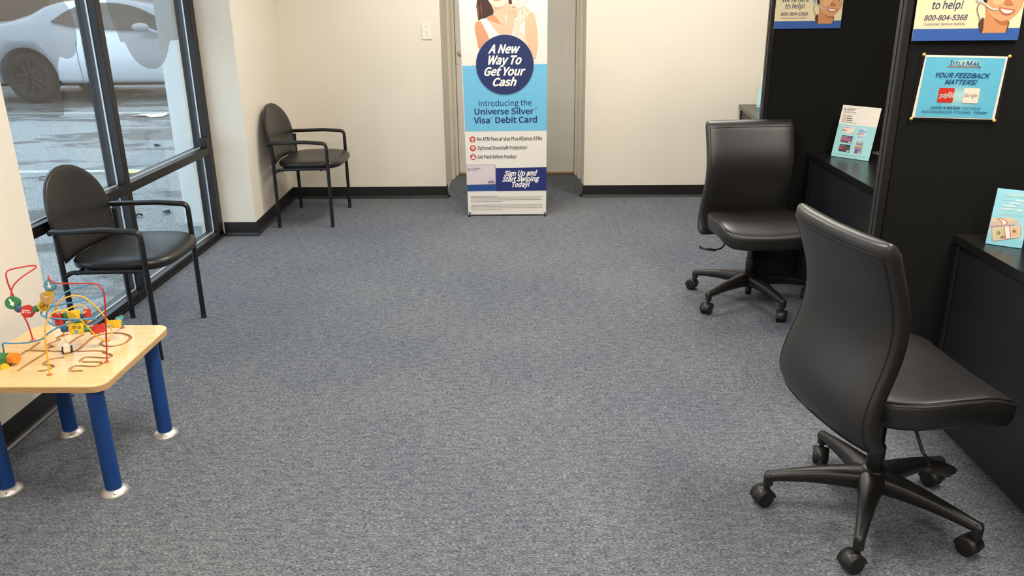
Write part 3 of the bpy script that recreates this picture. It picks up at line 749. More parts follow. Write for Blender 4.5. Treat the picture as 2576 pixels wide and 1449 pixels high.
pr.blob([(900, 20), (1000, 28), (1100, 10), (1090, -20), (960, -15)], (206, 130, 118), 5)
for ex in (870, 1160): pr.ell((ex, -330), 45, 16, (60, 44, 40), 5, 14)
pr.poly([(900, 200), (1050, 215), (1180, 190), (1100, 260), (960, 300)], (212, 158, 128), 4)
pr.blob([(700, 505), (900, 420), (1010, 520), (1090, 640), (1180, 700), (1010, 650), (860, 600)], (204, 140, 108), 4)
pr.blob([(520, 585), (430, 620), (380, 720), (388, 880), (440, 1100), (520, 1380), (800, 1100), (735, 930), (640, 760), (550, 590)], skd, 3)
pr.poly([(530, 565), (620, 545), (700, 500), (880, 740), (1070, 985), (800, 1120), (735, 950), (640, 760)], (232, 222, 214), 5)
pr.poly([(1400, 980), (1480, 800), (1650, 700), (1795, 540), (1800, 800), (1795, 1100), (1500, 1010)], (230, 220, 212), 4)
pr.blob([(1800, 540), (1850, 430), (1940, 330), (2050, 400), (2100, 600), (2135, 900), (2150, 1250), (2120, 1480), (2080, 1640), (1960, 1560), (1870, 1250), (1790, 1080)], (228, 180, 146), 6)
pr.poly([(1500, 560), (1590, 450), (1660, 660), (1650, 800), (1800, 1110), (1980, 1480), (1700, 1300), (1500, 1000), (1475, 700)], skl, 7)
pr.blob([(1490, 570), (1580, 450), (1610, 300), (1740, 200), (1810, 130), (1880, 230), (1935, 320), (1850, 460), (1790, 540), (1670, 660), (1640, 800), (1490, 780)], skl, 8)
pr.line([(1700, 260), (1740, 400)], 14, (190, 130, 100), 9); pr.line([(1800, 200), (1860, 330)], 12, (196, 136, 106), 9)
pr.blob([(1440, -150), (1425, 60), (1440, 120), (1540, 210), (1590, 265), (1740, 195), (1790, 160), (1865, 20), (1870, -150)], (208, 198, 190), 7)
pr.blob([(1345, 140), (1420, 110), (1560, 210), (1572, 430), (1490, 490), (1480, 640), (1440, 850), (1390, 990), (1170, 990), (1250, 740), (1285, 480), (1245, 280)], skin, 9)
pr.line([(1290, 330), (1400, 300), (1540, 330)], 10, (190, 134, 106), 10); pr.line([(1330, 400), (1440, 375), (1560, 385)], 10, (190, 134, 106), 10)
pr.line([(1430, 205), (1530, 215)], 10, (120, 80, 66), 10)
pr.crop = K
pr.poly([(163, 430), (715, 417), (712, 850), (182, 856)], (108, 182, 214), 2)
for r_ in range(15):
    for c_ in range(20):
        x = 176 + c_*28; y = 448 + r_*27 - c_*.5
        if x < 172 + r_*1.2 or x > 706 or ((x-440)/190)**2 + ((y-421)/197)**2 < 1 : continue
        if (605 < y < 815) and 225 < x < 665: continue
        pr.poly([(x-2, y-2), (x+2, y-2), (x+2, y+2), (x-2, y+2)], (140, 202, 226), 3)
for c_ in range(20):
    x = 172 + c_*28.5
    for y in (428 - c_*.6, 854 - c_*.3): pr.ell((x, y), 4, 4, (150, 205, 226) if y > 600 else (108, 182, 214), 3, 8)
pr.ell((440, 421), 189, 196, (120, 150, 180), 11, 64)
pr.ell((440, 421), 187, 194, (30, 44, 92), 12, 64)
I = .36
pr.text('A New', (330, 346), (541, 343), 293, WHT, .035, I, 14)
pr.text('Way To', (330, 418), (550, 416), 364, WHT, .035, I, 14)
pr.text('Get Your', (306, 491), (576, 488), 440, WHT, .035, I, 14)
pr.text('Cash', (362, 559), (518, 557), 509, WHT, .035, I, 14)
NV = (28, 48, 100)
pr.text('Introducing the', (271, 692), (614, 686), 655, NV, .004, 0, 4)
pr.text('Universe Silver', (243, 745), (628, 741), 708, NV, .024, 0, 4)
pr.text('TM', (631, 709), (649, 709), 701, NV, .01, 0, 4)
pr.text('Visa', (238, 803), (343, 801), 765, NV, .024, 0, 4); pr.ell((352, 768), 4, 4, NV, 4, 12)
pr.text('Debit Card', (378, 800), (650, 796), 763, NV, .024, 0, 4)
TX = (62, 56, 62)
for (cx_, cy_) in ((230, 908), (232, 965), (234, 1022)): pr.ell((cx_, cy_), 19.5, 19.5, (192, 56, 54), 2, 32)
pr.poly([(220, 900), (241, 899), (241, 907), (220, 908)], WHT, 3); pr.poly([(225, 908), (237, 908), (236, 922), (226, 922)], WHT, 3); pr.poly([(229, 909), (233, 909), (233, 918), (229, 918)], (192, 56, 54), 4)
pr.poly([(222, 957), (232, 953), (243, 957), (242, 967), (232, 977), (223, 967)], WHT, 3); pr.poly([(226, 960), (232, 957), (239, 960), (238, 966), (232, 972), (227, 966)], (192, 56, 54), 4); pr.text('$', (229, 970), (236, 970), 959, WHT, .03, 0, 5)
pr.ell((236, 1014), 7, 7, WHT, 3, 16); pr.blob([(222, 1026), (232, 1022), (246, 1024), (244, 1032), (224, 1033)], WHT, 3); pr.text('$', (233, 1019), (239, 1019), 1009, (192, 56, 54), .03, 0, 4)
pr.text('No ATM Fees at Visa Plus Alliance ATMs', (260, 917), (682, 912), 894, TX, .018, 0, 3)
pr.text('Optional Overdraft Protection', (262, 975), (581, 971), 953, TX, .018, 0, 3); pr.text('1', (584, 962), (588, 962), 953, TX, .02, 0, 3)
pr.text('Get Paid Before Payday', (263, 1032), (513, 1029), 1011, TX, .018, 0, 3); pr.text('2', (515, 1020), (521, 1020), 1010, TX, .02, 0, 3)
pr.poly([(195, 1200), (380, 1196), (382, 1242), (196, 1246)], (34, 70, 138), 3)
pr.poly([(380, 1094), (711, 1088), (711, 1240), (382, 1244)], (30, 42, 104), 3)
cd = [(190, 1076), (370, 1073), (377, 1078), (379, 1190), (372, 1198), (193, 1202)]
pr.poly([(188, 1073), (371, 1070), (380, 1077), (382, 1191), (374, 1200), (191, 1204)], (150, 132, 136), 4)
pr.poly(cd, (212, 198, 200), 5)
for r_ in range(5):
    for c_ in range(10):
        if r_ == 0 and c_ < 1 or (r_ in (1,) and c_ < 6): continue
        if r_ == 4 and c_ > 7: continue
        x, y = 202 + c_*18, 1087 + r_*16.5 - c_*.3; pr.poly([(x-2, y), (x, y-2), (x+2, y), (x, y+2)], (236, 228, 228), 6)
pr.ell((210, 1103), 9, 9, (60, 60, 110), 6, 20); pr.ell((213, 1102), 6.5, 6.5, (212, 198, 200), 7, 20); pr.blob([(201, 1100), (204, 1095), (206, 1103), (203, 1109)], (200, 70, 70), 8)
pr.text('UNIVERSE', (220, 1100), (283, 1099), 1092.5, (70, 66, 84), .012, 0, 7); pr.text('SILVER', (220, 1111), (264, 1110), 1103.5, (70, 66, 84), .012, 0, 7)
pr.text('DEBIT', (345, 1170), (369, 1169.5), 1164, (110, 100, 120), .008, 0, 7); pr.text('VISA', (329, 1192), (372, 1191), 1178, (52, 44, 96), .03, I, 7)
pr.text('VISA', (334, 1217), (371, 1216), 1206, (28, 56, 112), .02, 0, 5)
pr.text('Sign Up and', (435, 1145), (654, 1140), 1114, WHT, .038, I, 5)
pr.text('Start Swiping', (422, 1182), (667, 1176), 1152, WHT, .038, I, 5)
pr.text('Today!', (487, 1218), (607, 1213), 1187, WHT, .038, I, 5)
FP = (158, 148, 142)
for i, (x0, x1, y) in enumerate([(218, 390, 1276), (218, 688, 1283), (219, 665, 1292), (219, 682, 1301), (219, 425, 1312), (220, 678, 1334), (220, 687, 1343), (221, 684, 1353), (221, 425, 1365)]):
    pr.fine(x0, x1, y, y - (x1-x0)*.011, 4.2, FP, 2, i)
art = pr.build('printed_artwork', ban); child_world(art)
for px, dx in ((213, -1), (700, 1)):
    g = on(1100 + px*.38641, 1384*.38641, 1, 5.957); gx = g.x + .18; gzz = g.z
    q = MB(); q.lathe([(.004, 0), (.008, 0), (.0085, .002), (.004, .003)], 14, frame((gx, -.001, gzz), (0, -1, 0)), cap=False); q.build('grommet', M_steel, ban)
    fx = gx + dx*.004
    q = MB(); q.tube(round_path([(gx, .004, gzz), (gx, -.009, gzz-.002), (fx, -.012, gzz-.02), (fx, -.012, .004)], .006, 4), .0035, 8); q.lathe([(.008, 0), (.008, .012), (.004, .016)], 12, T(fx, -.012, 0)); q.build('foot_hook', M_tube, ban)
q = MB(); q.tube([(-.29, .03, .012), (.285, .03, .012)], .006, 8); q.tube([(0, .03, .012), (0, .33, .008)], .006, 8); q.tube([(-.005, .03, .01), (-.01, .06, 1.0), (0, .02, 1.81)], .006, 8); q.tube([(-.31, .004, 1.80), (.30, .004, 1.80)], .006, 8); q.build('support_pole', M_tube, ban)

# ================================================================== notices on the partitions
S1 = (.08152, 1930, 0)
def help_poster(label, o, shift):
    t = thing('help_poster', label, 'poster', o, group='customer service hotline posters')
    w, h = .341, .285
    q = MB(); q.box(0, w, -.0025, 0, 0, h, .0006); q.build('poster_board', ink((234, 219, 178)), t)
    # artwork measured from the farther poster; world plane of that one
    base = Vector((1.2545, 4.447, 1.3795)); p = Print(base + Vector((0, -.0027, 0)), (0, -1, 0), S1)
    bl, br, tl, tr = p.P((190, 900)), p.P((2245, 875)), p.P((205, 752)), p.P((2262, 725))
    p.poly([(0, 0), (w, 0), (w, .0375), (0, .0375)], (52, 92, 166), 1, True)
    IB = (64, 66, 106)
    p.text("We're here", (470, 66), (1300, 52), -88, IB, .012, .18, 2)
    p.text('to help!', (556, 264), (1155, 254), 116, IB, .012, .18, 2)
    p.text('800-804-5368', (412, 487), (1250, 474), 388, IB, .016, .2, 2)
    p.text('Customer Service Hotline', (418, 586), (1208, 575), 533, (110, 108, 140), .006, .2, 2)
    top = -1000
    def blob(pts, c, l): p.blob([(x, max(top, y)) for x, y in pts], c, l)
    blob([(1560, 140), (1530, -150), (1580, -500), (1800, -800), (2100, -820), (2300, -600), (2340, -300), (2340, -40), (2100, -350), (1700, -250), (1620, 100)], (52, 36, 32), 1)
    p.poly([(1590, 200), (1600, 420), (1560, 480), (1540, 733), (2005, 728), (2045, 520), (2060, 400)], (206, 140, 92), 2)
    blob([(1595, 120), (1600, -200), (1690, -480), (1900, -600), (2150, -560), (2300, -380), (2335, -100), (2320, 120), (2260, 270), (2160, 390), (2040, 480), (1900, 500), (1760, 440), (1640, 310)], (216, 158, 112), 3)
    blob([(1700, -100), (1800, -250), (1950, -200), (2000, 40), (1860, 180), (1730, 160)], (230, 178, 132), 4)
    blob([(1760, 440), (1900, 505), (2040, 485), (2030, 560), (1880, 560)], (178, 110, 68), 3)
    blob([(1840, 238), (1950, 242), (2060, 262), (2172, 285), (2110, 350), (2040, 384), (1960, 378), (1885, 330)], (190, 104, 90), 5)
    blob([(1880, 262), (2000, 282), (2115, 296), (2070, 338), (1990, 350), (1920, 322)], (240, 224, 208), 6)
    blob([(1945, 130), (1985, 60), (2060, 90), (2120, 180), (2100, 196), (2050, 190), (2000, 196), (1960, 170)], (186, 118, 78), 5)
    for x, y in ((1870, -20), (2215, 8)): p.ell((x, y), 60, 22, (242, 230, 216), 5, 16); p.ell((x, y), 24, 22, (48, 36, 32), 6, 14)
    p.line([(1790, -90), (1880, -120), (1960, -90)], 16, (70, 46, 36), 5); p.line([(2130, -60), (2220, -90), (2300, -50)], 16, (70, 46, 36), 5)
    blob([(1540, -60), (1600, -60), (1618, 60), (1600, 140), (1555, 130)], (44, 38, 38), 6)
    p.ell((1465, 40), 72, 110, (196, 200, 196), 6, 24); p.ell((1470, 30), 34, 70, (150, 154, 158), 7, 20)
    p.line([(1420, 100), (1520, 130), (1640, 220), (1730, 268), (1835, 272)], 34, (206, 204, 200), 8)
    p.line([(1462, 170), (1432, 230), (1440, 330), (1490, 470), (1500, 620)], 16, (96, 84, 80), 7)
    blob([(1560, 430), (1490, 500), (1470, 560), (1500, 680), (1545, 730), (1570, 600)], (88, 58, 44), 4)
    p.line([(2055, 510), (2040, 620), (2008, 724)], 20, (84, 60, 50), 5)
    lim = base.z + h - .002      # keep the art inside the board
    p.mb.v = [(x, y, min(z, lim)) for x, y, z in p.mb.v]
    a = p.build('printed_artwork', t); a.matrix_parent_inverse = Matrix.Translation(-base); return t
help_poster('help poster with headset portrait pinned above the middle desk', (1.2545, 4.447, 1.3795), 0)
help_poster('help poster with headset portrait above the blue feedback sheet, at the top right', (1.243, 2.807, 1.396), 1)

fb = thing('feedback_sheet', 'laminated light blue feedback notice tacked to the near partition', 'notice', (1.42, 2.806, 1.245))
Ms = (.13115, 2280, 130)
p = Print((1.42, 2.8055, 1.245), (0, -1, 0), Ms)
base_q = [p.P(c) for c in ((375, 60), (1955, 95), (1690, 1305), (105, 1260))]
out_q = [p.P(c) for c in ((318, 36), (2000, 98), (1735, 1352), (58, 1306))]
def slab(qs, y0, y1): 
    m = MB(); a = [Vector((x, y0, z)) for x, z in qs]; b_ = [Vector((x, y1, z)) for x, z in qs]; n_ = len(qs)
    m.add(a + b_, [list(range(n_)), [2*n_-1-i for i in range(n_)]] + [[i, (i+1) % n_, n_+(i+1) % n_, n_+i] for i in range(n_)]); return m
slab(out_q, .0015, .0005).build('laminate', M_acryl, fb, label='clear laminate border')
slab(base_q, .0002, .0012).build('paper', ink((236, 228, 216)), fb)
p.o = Vector((1.42, 2.8058, 1.245))
p.poly([(392, 98), (1905, 130), (1640, 1283), (162, 1243)], (98, 186, 214), 1)
for i in range(12):
    k_ = i/11; s_ = 1.0 - .7*k_; c_ = tuple(int(a_ + (b_-a_)*k_**1.2) for a_, b_ in zip((101, 188, 214), (172, 214, 212)))
    p.ell((1130, 210 + 20*(1-k_)), 400*s_, 105*s_, c_, 1.2 + i*.2, 36); p.ell((1010, 860), 520*s_, 270*s_, c_, 1.2 + i*.2, 40)
NB2 = (24, 62, 116); TB = (52, 52, 104)
p.text('T', (822, 263), (886, 264), 170, TB, .01, .12, 6); p.text('ITLE', (890, 258), (1120, 262), 192, TB, .004, .12, 6)
p.text('M', (1140, 264), (1252, 266), 178, TB, .01, .12, 6); p.text('AX', (1258, 266), (1398, 268), 196, TB, .004, .12, 6)
p.poly([(785, 274), (1425, 290), (1432, 302), (780, 288)], (204, 48, 44), 6); p.poly([(1375, 265), (1400, 296), (1430, 300), (1405, 314), (1385, 300)], (60, 70, 150), 7)
p.text('YOUR FEEDBACK', (556, 487), (1600, 507), 401, NB2, .022, .3, 6)
p.text('MATTERS!', (726, 620), (1350, 632), 534, NB2, .022, .3, 6)
p.poly([(650, 692), (915, 699), (926, 712), (878, 965), (858, 976), (595, 968), (584, 955), (632, 702)], (206, 44, 32), 6)
p.text('yelp', (622, 868), (792, 872), 806, (240, 232, 222), .085, .12, 7); p.text('yelp', (630, 862), (786, 866), 806, (44, 38, 38), .012, .12, 8)
for a in range(5):
    an = math.radians(-96 + 72*a); p.ell((845 + 36*math.cos(an), 830 + 36*math.sin(an)), 25, 25, (240, 232, 222), 7, 16)
    p.ell((845 + 34*math.cos(an), 830 + 34*math.sin(an)), 11, 14, (196, 40, 32), 8, 12)
p.poly([(1128, 697), (1400, 704), (1411, 716), (1360, 980), (1340, 991), (1068, 984), (1060, 970), (1108, 708)], (238, 226, 206), 6)
xs = [1096, 1166, 1207, 1247, 1288, 1306, 1356]; gc = [(80, 110, 170), (196, 92, 80), (220, 176, 90), (80, 110, 170), (90, 150, 110), (196, 92, 80)]
for i, ch in enumerate('Google'):
    p.text(ch, (xs[i], 866 + i), (xs[i+1] - 4, 866 + i), 802 + i, gc[i], .006, .05, 7)
p.text('LEAVE A REVIEW', (450, 1092), (1036, 1104), 1045, NB2, .02, .25, 6); p.text('FOR YOUR', (1058, 1105), (1416, 1113), 1060, (58, 100, 140), .006, .25, 6)
p.text('NEIGHBORHOOD TITLEMAX', (282, 1168), (1235, 1188), 1124, (44, 88, 132), .01, .25, 6); p.text('TODAY!', (1284, 1191), (1545, 1196), 1146, NB2, .02, .25, 6)
a = p.build('printed_artwork', fb); a.matrix_parent_inverse = Matrix.Translation((-1.42, -2.806, -1.245))
for c_ in ((340, 55), (1985, 90), (1684, 1322), (92, 1285)):
    q_ = p.P(c_); g = MB(); g.lathe([(.001, .0045), (.0038, .004), (.0055, .002), (.0058, 0)], 16, frame((q_.x, -.0002, q_.y), (0, -1, 0))); g.build('thumbtack', M_pin, fb)

# ------------------------------------------------------------------ cards standing on the desks
def lean_card(name, label, cat, a, head, lean, w, hgt, col_, clear=False, group=None):
    a = Vector((a[0], a[1], ZD)); u = Vector((math.cos(head), math.sin(head), 0)); v = Vector((-u.y, u.x, 0))*math.sin(lean) + Vector((0, 0, math.cos(lean))); n_ = u.cross(v)
    t = thing(name, label, cat, a, group=group); M = Matrix(((u.x, v.x, n_.x, 0), (u.y, v.y, n_.y, 0), (u.z, v.z, n_.z, 0), (0, 0, 0, 1)))
    q = MB(); q.box(0, w, 0, hgt, -.0016, -.0002, M=M); q.build('card', ink(col_), t)
    q = MB()                               # easel strut behind
    bx = M @ Vector((w*.5, hgt*.75, -.002)); back = -Vector((n_.x, n_.y, 0)).normalized(); ft = M @ Vector((w*.5, 0, 0)); ft = ft + back*(.10 if hgt > .15 else .05); ft.z = 0.0008
    uu = u*(w*.12)
    q.add([bx-uu*.6, bx+uu*.6, ft+uu, ft-uu] + [p_ + back*.0015 for p_ in (bx-uu*.6, bx+uu*.6, ft+uu, ft-uu)], [[0, 1, 2, 3], [7, 6, 5, 4], [0, 4, 5, 1], [1, 5, 6, 2], [2, 6, 7, 3], [3, 7, 4, 0]])
    q.build('easel_back', ink((150, 150, 146)), t)
    if clear:
        q = MB(); q.box(-.002, w+.002, 0, hgt+.002, .0045, .006, M=M); hb = -Vector((n_.x, n_.y, 0)).normalized()*.045; q0 = [Vector((0, 0, 0)) - hb*.1, u*w - hb*.1, u*w + hb, hb]; q.add([v_ + Vector((0, 0, z_)) for z_ in (-.0015, 0) for v_ in q0], [[0, 3, 2, 1], [4, 5, 6, 7]] + [[i, (i+1) % 4, 4+(i+1) % 4, 4+i] for i in range(4)]); q.build('acrylic_holder', M_acryl, t)
    return t, Print(a, n_, None, u), w
def attach(p, t, nm='printed_artwork'):
    o = p.build(nm, t); o.matrix_parent_inverse = Matrix.Translation(-t.location); return o
ZD = .7418
t, p, w = lean_card('card_poster', 'white and teal debit card poster leaning on the middle desk', 'sign', (1.5806, 4.3208), -.8552, .2364, .207, .2666, (236, 226, 210))
p.crop = (.11046, 2080, 255)
p.poly([(0.0005, .0005), (w-.0005, .0005), (w-.0005, .170), (.0005, .170)], (160, 214, 214), 1, True)
p.ell((428, 176), 27, 29, (60, 80, 110), 2, 24); p.ell((434, 174), 19, 21, (200, 214, 214), 3, 20); p.blob([(402, 165), (415, 150), (420, 170), (410, 195)], (200, 70, 60), 4)
p.text('UNIVERSE', (468, 186), (676, 190), 158, (60, 60, 74), .01, 0, 2); p.text('SILVER', (464, 213), (606, 217), 193, (60, 60, 74), .01, 0, 2)
p.text('VISA DEBIT CARD', (386, 246), (660, 268), 226, (60, 60, 74), .012, 0, 2)
p.poly([(378, 264), (640, 292), (638, 296), (378, 268)], (206, 160, 130), 2)
RD = (190, 66, 56); DK = (50, 48, 66)
for i, (wd_, x1) in enumerate((('Card.', 566), ('Money.', 586), ('Choice.', 588))):
    y = 334 + 49*i; x = 366 - 11*i
    p.text('Your', (x, y), (x+80, y+7), y-28, RD, .03, 0, 2); p.text(wd_, (x+96, y+9), (x1, y+18), y-18, DK, .03, 0, 2)
p.fine(328, 680, 457, 495, 9, (110, 100, 104), 2, 4)
def cardq(q4, cols, vis=True, k=3):
    p.poly(q4, cols[0], k)
    if len(cols) > 1:
        (x0, y0), (x1, y1), (x2, y2), (x3, y3) = q4
        L = lambda a, b_, s: (a[0]+(b_[0]-a[0])*s, a[1]+(b_[1]-a[1])*s)
        n_ = len(cols)
        for i, c in enumerate(cols[1:]):
            s0, s1 = (i+.5)/n_, (i+1.4)/n_
            s1 = min(s1, .97); ax, bx_ = (L(q4[0], q4[3], s0), L(q4[1], q4[2], min(.97, s0+.12))); p.poly([L(ax, bx_, .04), L(ax, bx_, .35), L(ax, bx_, .7), L(ax, bx_, .97), L(q4[1], q4[2], s1) if s1 < .9 else L(L(q4[0], q4[3], s1), L(q4[1], q4[2], s1), .97), L(L(q4[0], q4[3], s1), L(q4[1], q4[2], s1), .55), L(L(q4[0], q4[3], min(.97, s1+.06)), L(q4[1], q4[2], min(.97, s1+.06)), .05)], c, k+1+i*.5)
def tagw(x, y): p.poly([(x, y), (x+62, y+7), (x+55, y+38), (x-6, y+30)], (236, 232, 226), 6); p.fine(x+8, x+50, y+14, y+20, 10, (120, 110, 120), 7, 3)
def call(x, y, L): p.ell((x, y), 20, 22, (206, 60, 44), 6, 20); p.ell((x, y), 9, 11, (232, 200, 180), 7, 14); p.poly([(x+14, y-10), (x+L, y-3), (x+L-4, y+18), (x+12, y+12)], (214, 84, 64), 6.5)
cardq([(400, 565), (652, 590), (612, 752), (364, 720)], [(224, 212, 198), (234, 222, 208)]); call(380, 650, 88); p.text('VISA', (555, 742), (605, 746), 728, DK, .02, 0, 5); p.fine(425, 525, 590, 600, 9, (120, 110, 110), 6, 8)
cardq([(350, 768), (600, 795), (560, 965), (310, 925)], [(82, 70, 88), (140, 92, 130), (196, 120, 140), (130, 70, 110)]); call(330, 857, 85); tagw(498, 915); p.fine(370, 475, 795, 802, 9, (225, 215, 225), 6, 8)
cardq([(300, 970), (545, 995), (510, 1170), (262, 1130)], [(58, 44, 52), (84, 62, 68)]); call(278, 1060, 95); tagw(448, 1118); p.fine(320, 420, 1000, 1008, 9, (200, 190, 195), 6, 8)
cardq([(748, 603), (915, 620), (855, 893), (690, 870)], [(206, 220, 222), (110, 170, 205), (214, 224, 226), (150, 190, 212)]); call(720, 738, 125); tagw(788, 848); p.fine(760, 850, 625, 632, 9, (90, 110, 130), 6, 8)
cardq([(680, 915), (835, 930), (775, 1205), (615, 1185)], [(160, 150, 150), (150, 110, 160), (190, 190, 110), (110, 160, 176), (130, 70, 140), (90, 60, 130)]); call(645, 1052, 100); tagw(708, 1155); p.fine(690, 790, 938, 945, 9, (235, 230, 230), 6, 8)
for i in range(3): p.fine(150 + (200 if i == 2 else 0), 885 - (180 if i == 2 else 0), 1172 + 18*i, 1172 + 18*i + 95, 7, (122, 168, 170), 2, 20+i)
attach(p, t)
t, p, w = lean_card('card_poster', 'edge of a pale blue card poster on the far desk, mostly behind the partition', 'sign', fl(1902, 270, .74)[:2], -.75, .2364, .207, .2666, (196, 216, 216))
p.poly([(.0005, .0005), (w-.0005, .0005), (w-.0005, .170), (.0005, .170)], (150, 204, 208), 1, True)
p.poly([(.01, .01), (.03, .01), (.03, .016), (.01, .016)], (110, 160, 170), 2, True); attach(p, t)
h2 = .19
t, p, w = lean_card('referral_sign', 'light blue money referral card in a clear holder on the nearest desk', 'sign', (1.5376, 2.6874), -.6134, .35, .1063, h2, (150, 208, 222), True)
p.crop = (.1242, 2460, 460)
p.poly([(0.0, h2*.0), (w, h2*.0), (w, h2*.45), (0.0, h2*.45)], (168, 208, 212), 1, True)
p.poly([(0.0, 0.0), (w, 0.0), (w, h2*.14), (0.0, h2*.2)], (132, 196, 214), 1.5, True)
WW = (244, 240, 232)
p.text('T', (580, 243), (628, 247), 190, WW, .01, .1, 4); p.text('ITLEMAX', (632, 248), (955, 276), 206, WW, .004, .1, 4); p.poly([(566, 240), (990, 284), (990, 294), (566, 252)], WW, 4)
p.text('Refer a', (500, 347), (728, 366), 316, (206, 224, 226), .006, .2, 4); p.text('friend', (757, 372), (960, 396), 332, WW, .03, .2, 4)
p.text('or', (568, 412), (628, 418), 392, (206, 224, 226), .006, .2, 4); p.text('family', (648, 422), (882, 444), 385, WW, .03, .2, 4)
p.text('member', (482, 476), (780, 500), 430, WW, .03, .2, 4); p.text('and', (815, 502), (925, 512), 478, (206, 224, 226), .006, .2, 4)
p.text('receive', (445, 535), (712, 556), 495, WW, .03, .2, 4); p.text('$', (752, 545), (772, 547), 520, WW, .02, .2, 4); p.text('50', (775, 585), (890, 598), 530, WW, .04, .2, 4)
for i in range(3): p.fine(420, 900, 600+20*i, 650+20*i, 6, (196, 214, 214), 3, 30+i)
mo, mo2 = (206, 180, 168), (186, 164, 140)
p.poly([(285, 715), (660, 700), (825, 770), (800, 835), (480, 860), (250, 905), (245, 870)], mo, 3)
p.poly([(285, 715), (660, 700), (825, 770), (480, 800), (262, 790)], (214, 194, 160), 4)
p.poly([(260, 862), (740, 838), (740, 860), (260, 905)], (178, 150, 150), 4)
p.poly([(380, 715), (430, 712), (580, 770), (575, 840), (475, 845), (490, 790)], (238, 224, 216), 5); p.line([(380, 715), (490, 790), (475, 845)], 14, (206, 66, 56), 6, 2); p.line([(432, 712), (585, 775), (580, 840)], 14, (206, 66, 56), 6, 2)
p.poly([(260, 920), (290, 905), (860, 860), (875, 1030), (850, 1110), (320, 1185), (275, 1165)], mo2, 5)
p.poly([(292, 915), (855, 868), (850, 1095), (325, 1172)], (222, 196, 178), 6)
p.poly([(330, 940), (520, 925), (530, 1120), (350, 1145)], (196, 190, 140), 7); p.poly([(670, 915), (820, 900), (820, 1070), (690, 1095)], (214, 176, 130), 7)
p.ell((420, 1015), 34, 34, (104, 98, 70), 8, 20); p.ell((737, 980), 34, 30, (120, 98, 76), 8, 20); p.ell((420, 1015), 18, 20, (160, 150, 120), 9, 14)
p.poly([(440, 1125), (500, 1060), (545, 1100), (530, 1125)], (130, 104, 70), 8)
p.poly([(530, 885), (640, 875), (670, 1120), (560, 1135)], (238, 220, 208), 9); p.line([(532, 885), (562, 1133)], 15, (206, 66, 56), 10, 1); p.line([(640, 875), (668, 1120)], 15, (206, 66, 56), 10, 1)
attach(p, t)

# ================================================================== activity table with bead maze
TT = .415
tab = thing('activity_table', 'low birch play table on blue legs with wire bead maze', 'activity table', (0, 0, 0))
xa, xb, ya, yb_ = -1.845, -1.338, 2.262, 2.772
def rr_out(x0, x1, y0, y1, r, n=7):
    pts = []
    for cx, cy, a0 in ((x1-r, y0+r, -90), (x1-r, y1-r, 0), (x0+r, y1-r, 90), (x0+r, y0+r, 180)):
        for i in range(n+1): a = math.radians(a0 + 90*i/n); pts.append((cx + r*math.cos(a), cy + r*math.sin(a)))
    return pts
o_ = rr_out(xa, xb, ya, yb_, .045); m = MB()
m.add([(x, y, TT) for x, y in o_], [list(range(len(o_)))], 0)
for z0, z1, mi in ((TT-.0035, TT, 0), (TT-.021, TT-.0035, 1)):
    n_ = len(o_); m.add([(x, y, z0) for x, y in o_] + [(x, y, z1) for x, y in o_], [[i, (i+1) % n_, n_+(i+1) % n_, n_+i] for i in range(n_)], mi)
m.add([(x, y, TT-.021) for x, y in o_], [list(range(len(o_)))[::-1]], 1)
top = m.build('table_top', [M_ply, M_plyedge], tab); weld(top)
GR = [[(100, 598), (125, 590), (140, 575), (175, 560), (230, 518)],
      [(150, 565), (260, 568), (440, 570), (510, 568), (600, 568), (612, 580), (650, 590), (638, 610), (560, 605), (500, 606), (476, 631), (592, 634), (565, 658), (440, 656), (412, 685), (482, 684)],
      [(105, 684), (180, 634), (255, 587), (282, 562)], [(282, 548), (312, 544), (283, 530), (320, 512), (347, 505), (337, 490), (362, 478), (400, 470)],
      [(226, 686), (262, 683), (310, 664), (296, 650), (262, 650), (266, 634), (300, 616), (372, 606)],
      [(440, 570), (480, 545), (540, 492), (600, 470), (680, 462), (740, 470), (766, 490), (740, 518), (680, 538), (620, 540), (592, 528), (604, 512), (640, 508)],
      [(398, 532), (450, 492), (490, 472)]]
cut = []
for gi, gpts in enumerate(GR):
    w3 = [fl(a*.428, 640 + b_*.428, TT) for a, b_ in gpts]; path = smooth_path([(q.x, q.y, 0) for q in w3], 3)
    L, Rr = [], []; hwid = .0062
    for i, q in enumerate(path):
        tv = (path[min(i+1, len(path)-1)] - path[max(i-1, 0)]).normalized(); nn = Vector((-tv.y, tv.x, 0)); L.append(q + nn*hwid); Rr.append(q - nn*hwid)
    c = MB(); cap0 = [L[0] - (path[1]-path[0]).normalized()*.003, Rr[0] - (path[1]-path[0]).normalized()*.003]; cap1 = [Rr[-1] + (path[-1]-path[-2]).normalized()*.003, L[-1] + (path[-1]-path[-2]).normalized()*.003]
    out = [cap0[0]*.8 + cap0[1]*.2] + L + [cap1[1]*.8 + cap1[0]*.2, cap1[0]*.8 + cap1[1]*.2] + Rr[::-1] + [cap0[1]*.8 + cap0[0]*.2]
    c.prism([(q.x, q.y) for q in out], TT-.0072 - gi*.00008, TT+.004)
    co = c.build('cutter', M_plyedge); cut.append(co); weld(co)
    md = top.modifiers.new('g%d' % gi, 'BOOLEAN'); md.object = co; md.solver = 'EXACT'; md.use_self = True; md.material_mode = 'TRANSFER'
bpy.context.view_layer.update()
me = bpy.data.meshes.new_from_object(top.evaluated_get(bpy.context.evaluated_depsgraph_get()))
if len(me.polygons) > 60: top.modifiers.clear(); top.data = me
else: top.modifiers.clear()
for co in cut: bpy.data.objects.remove(co)
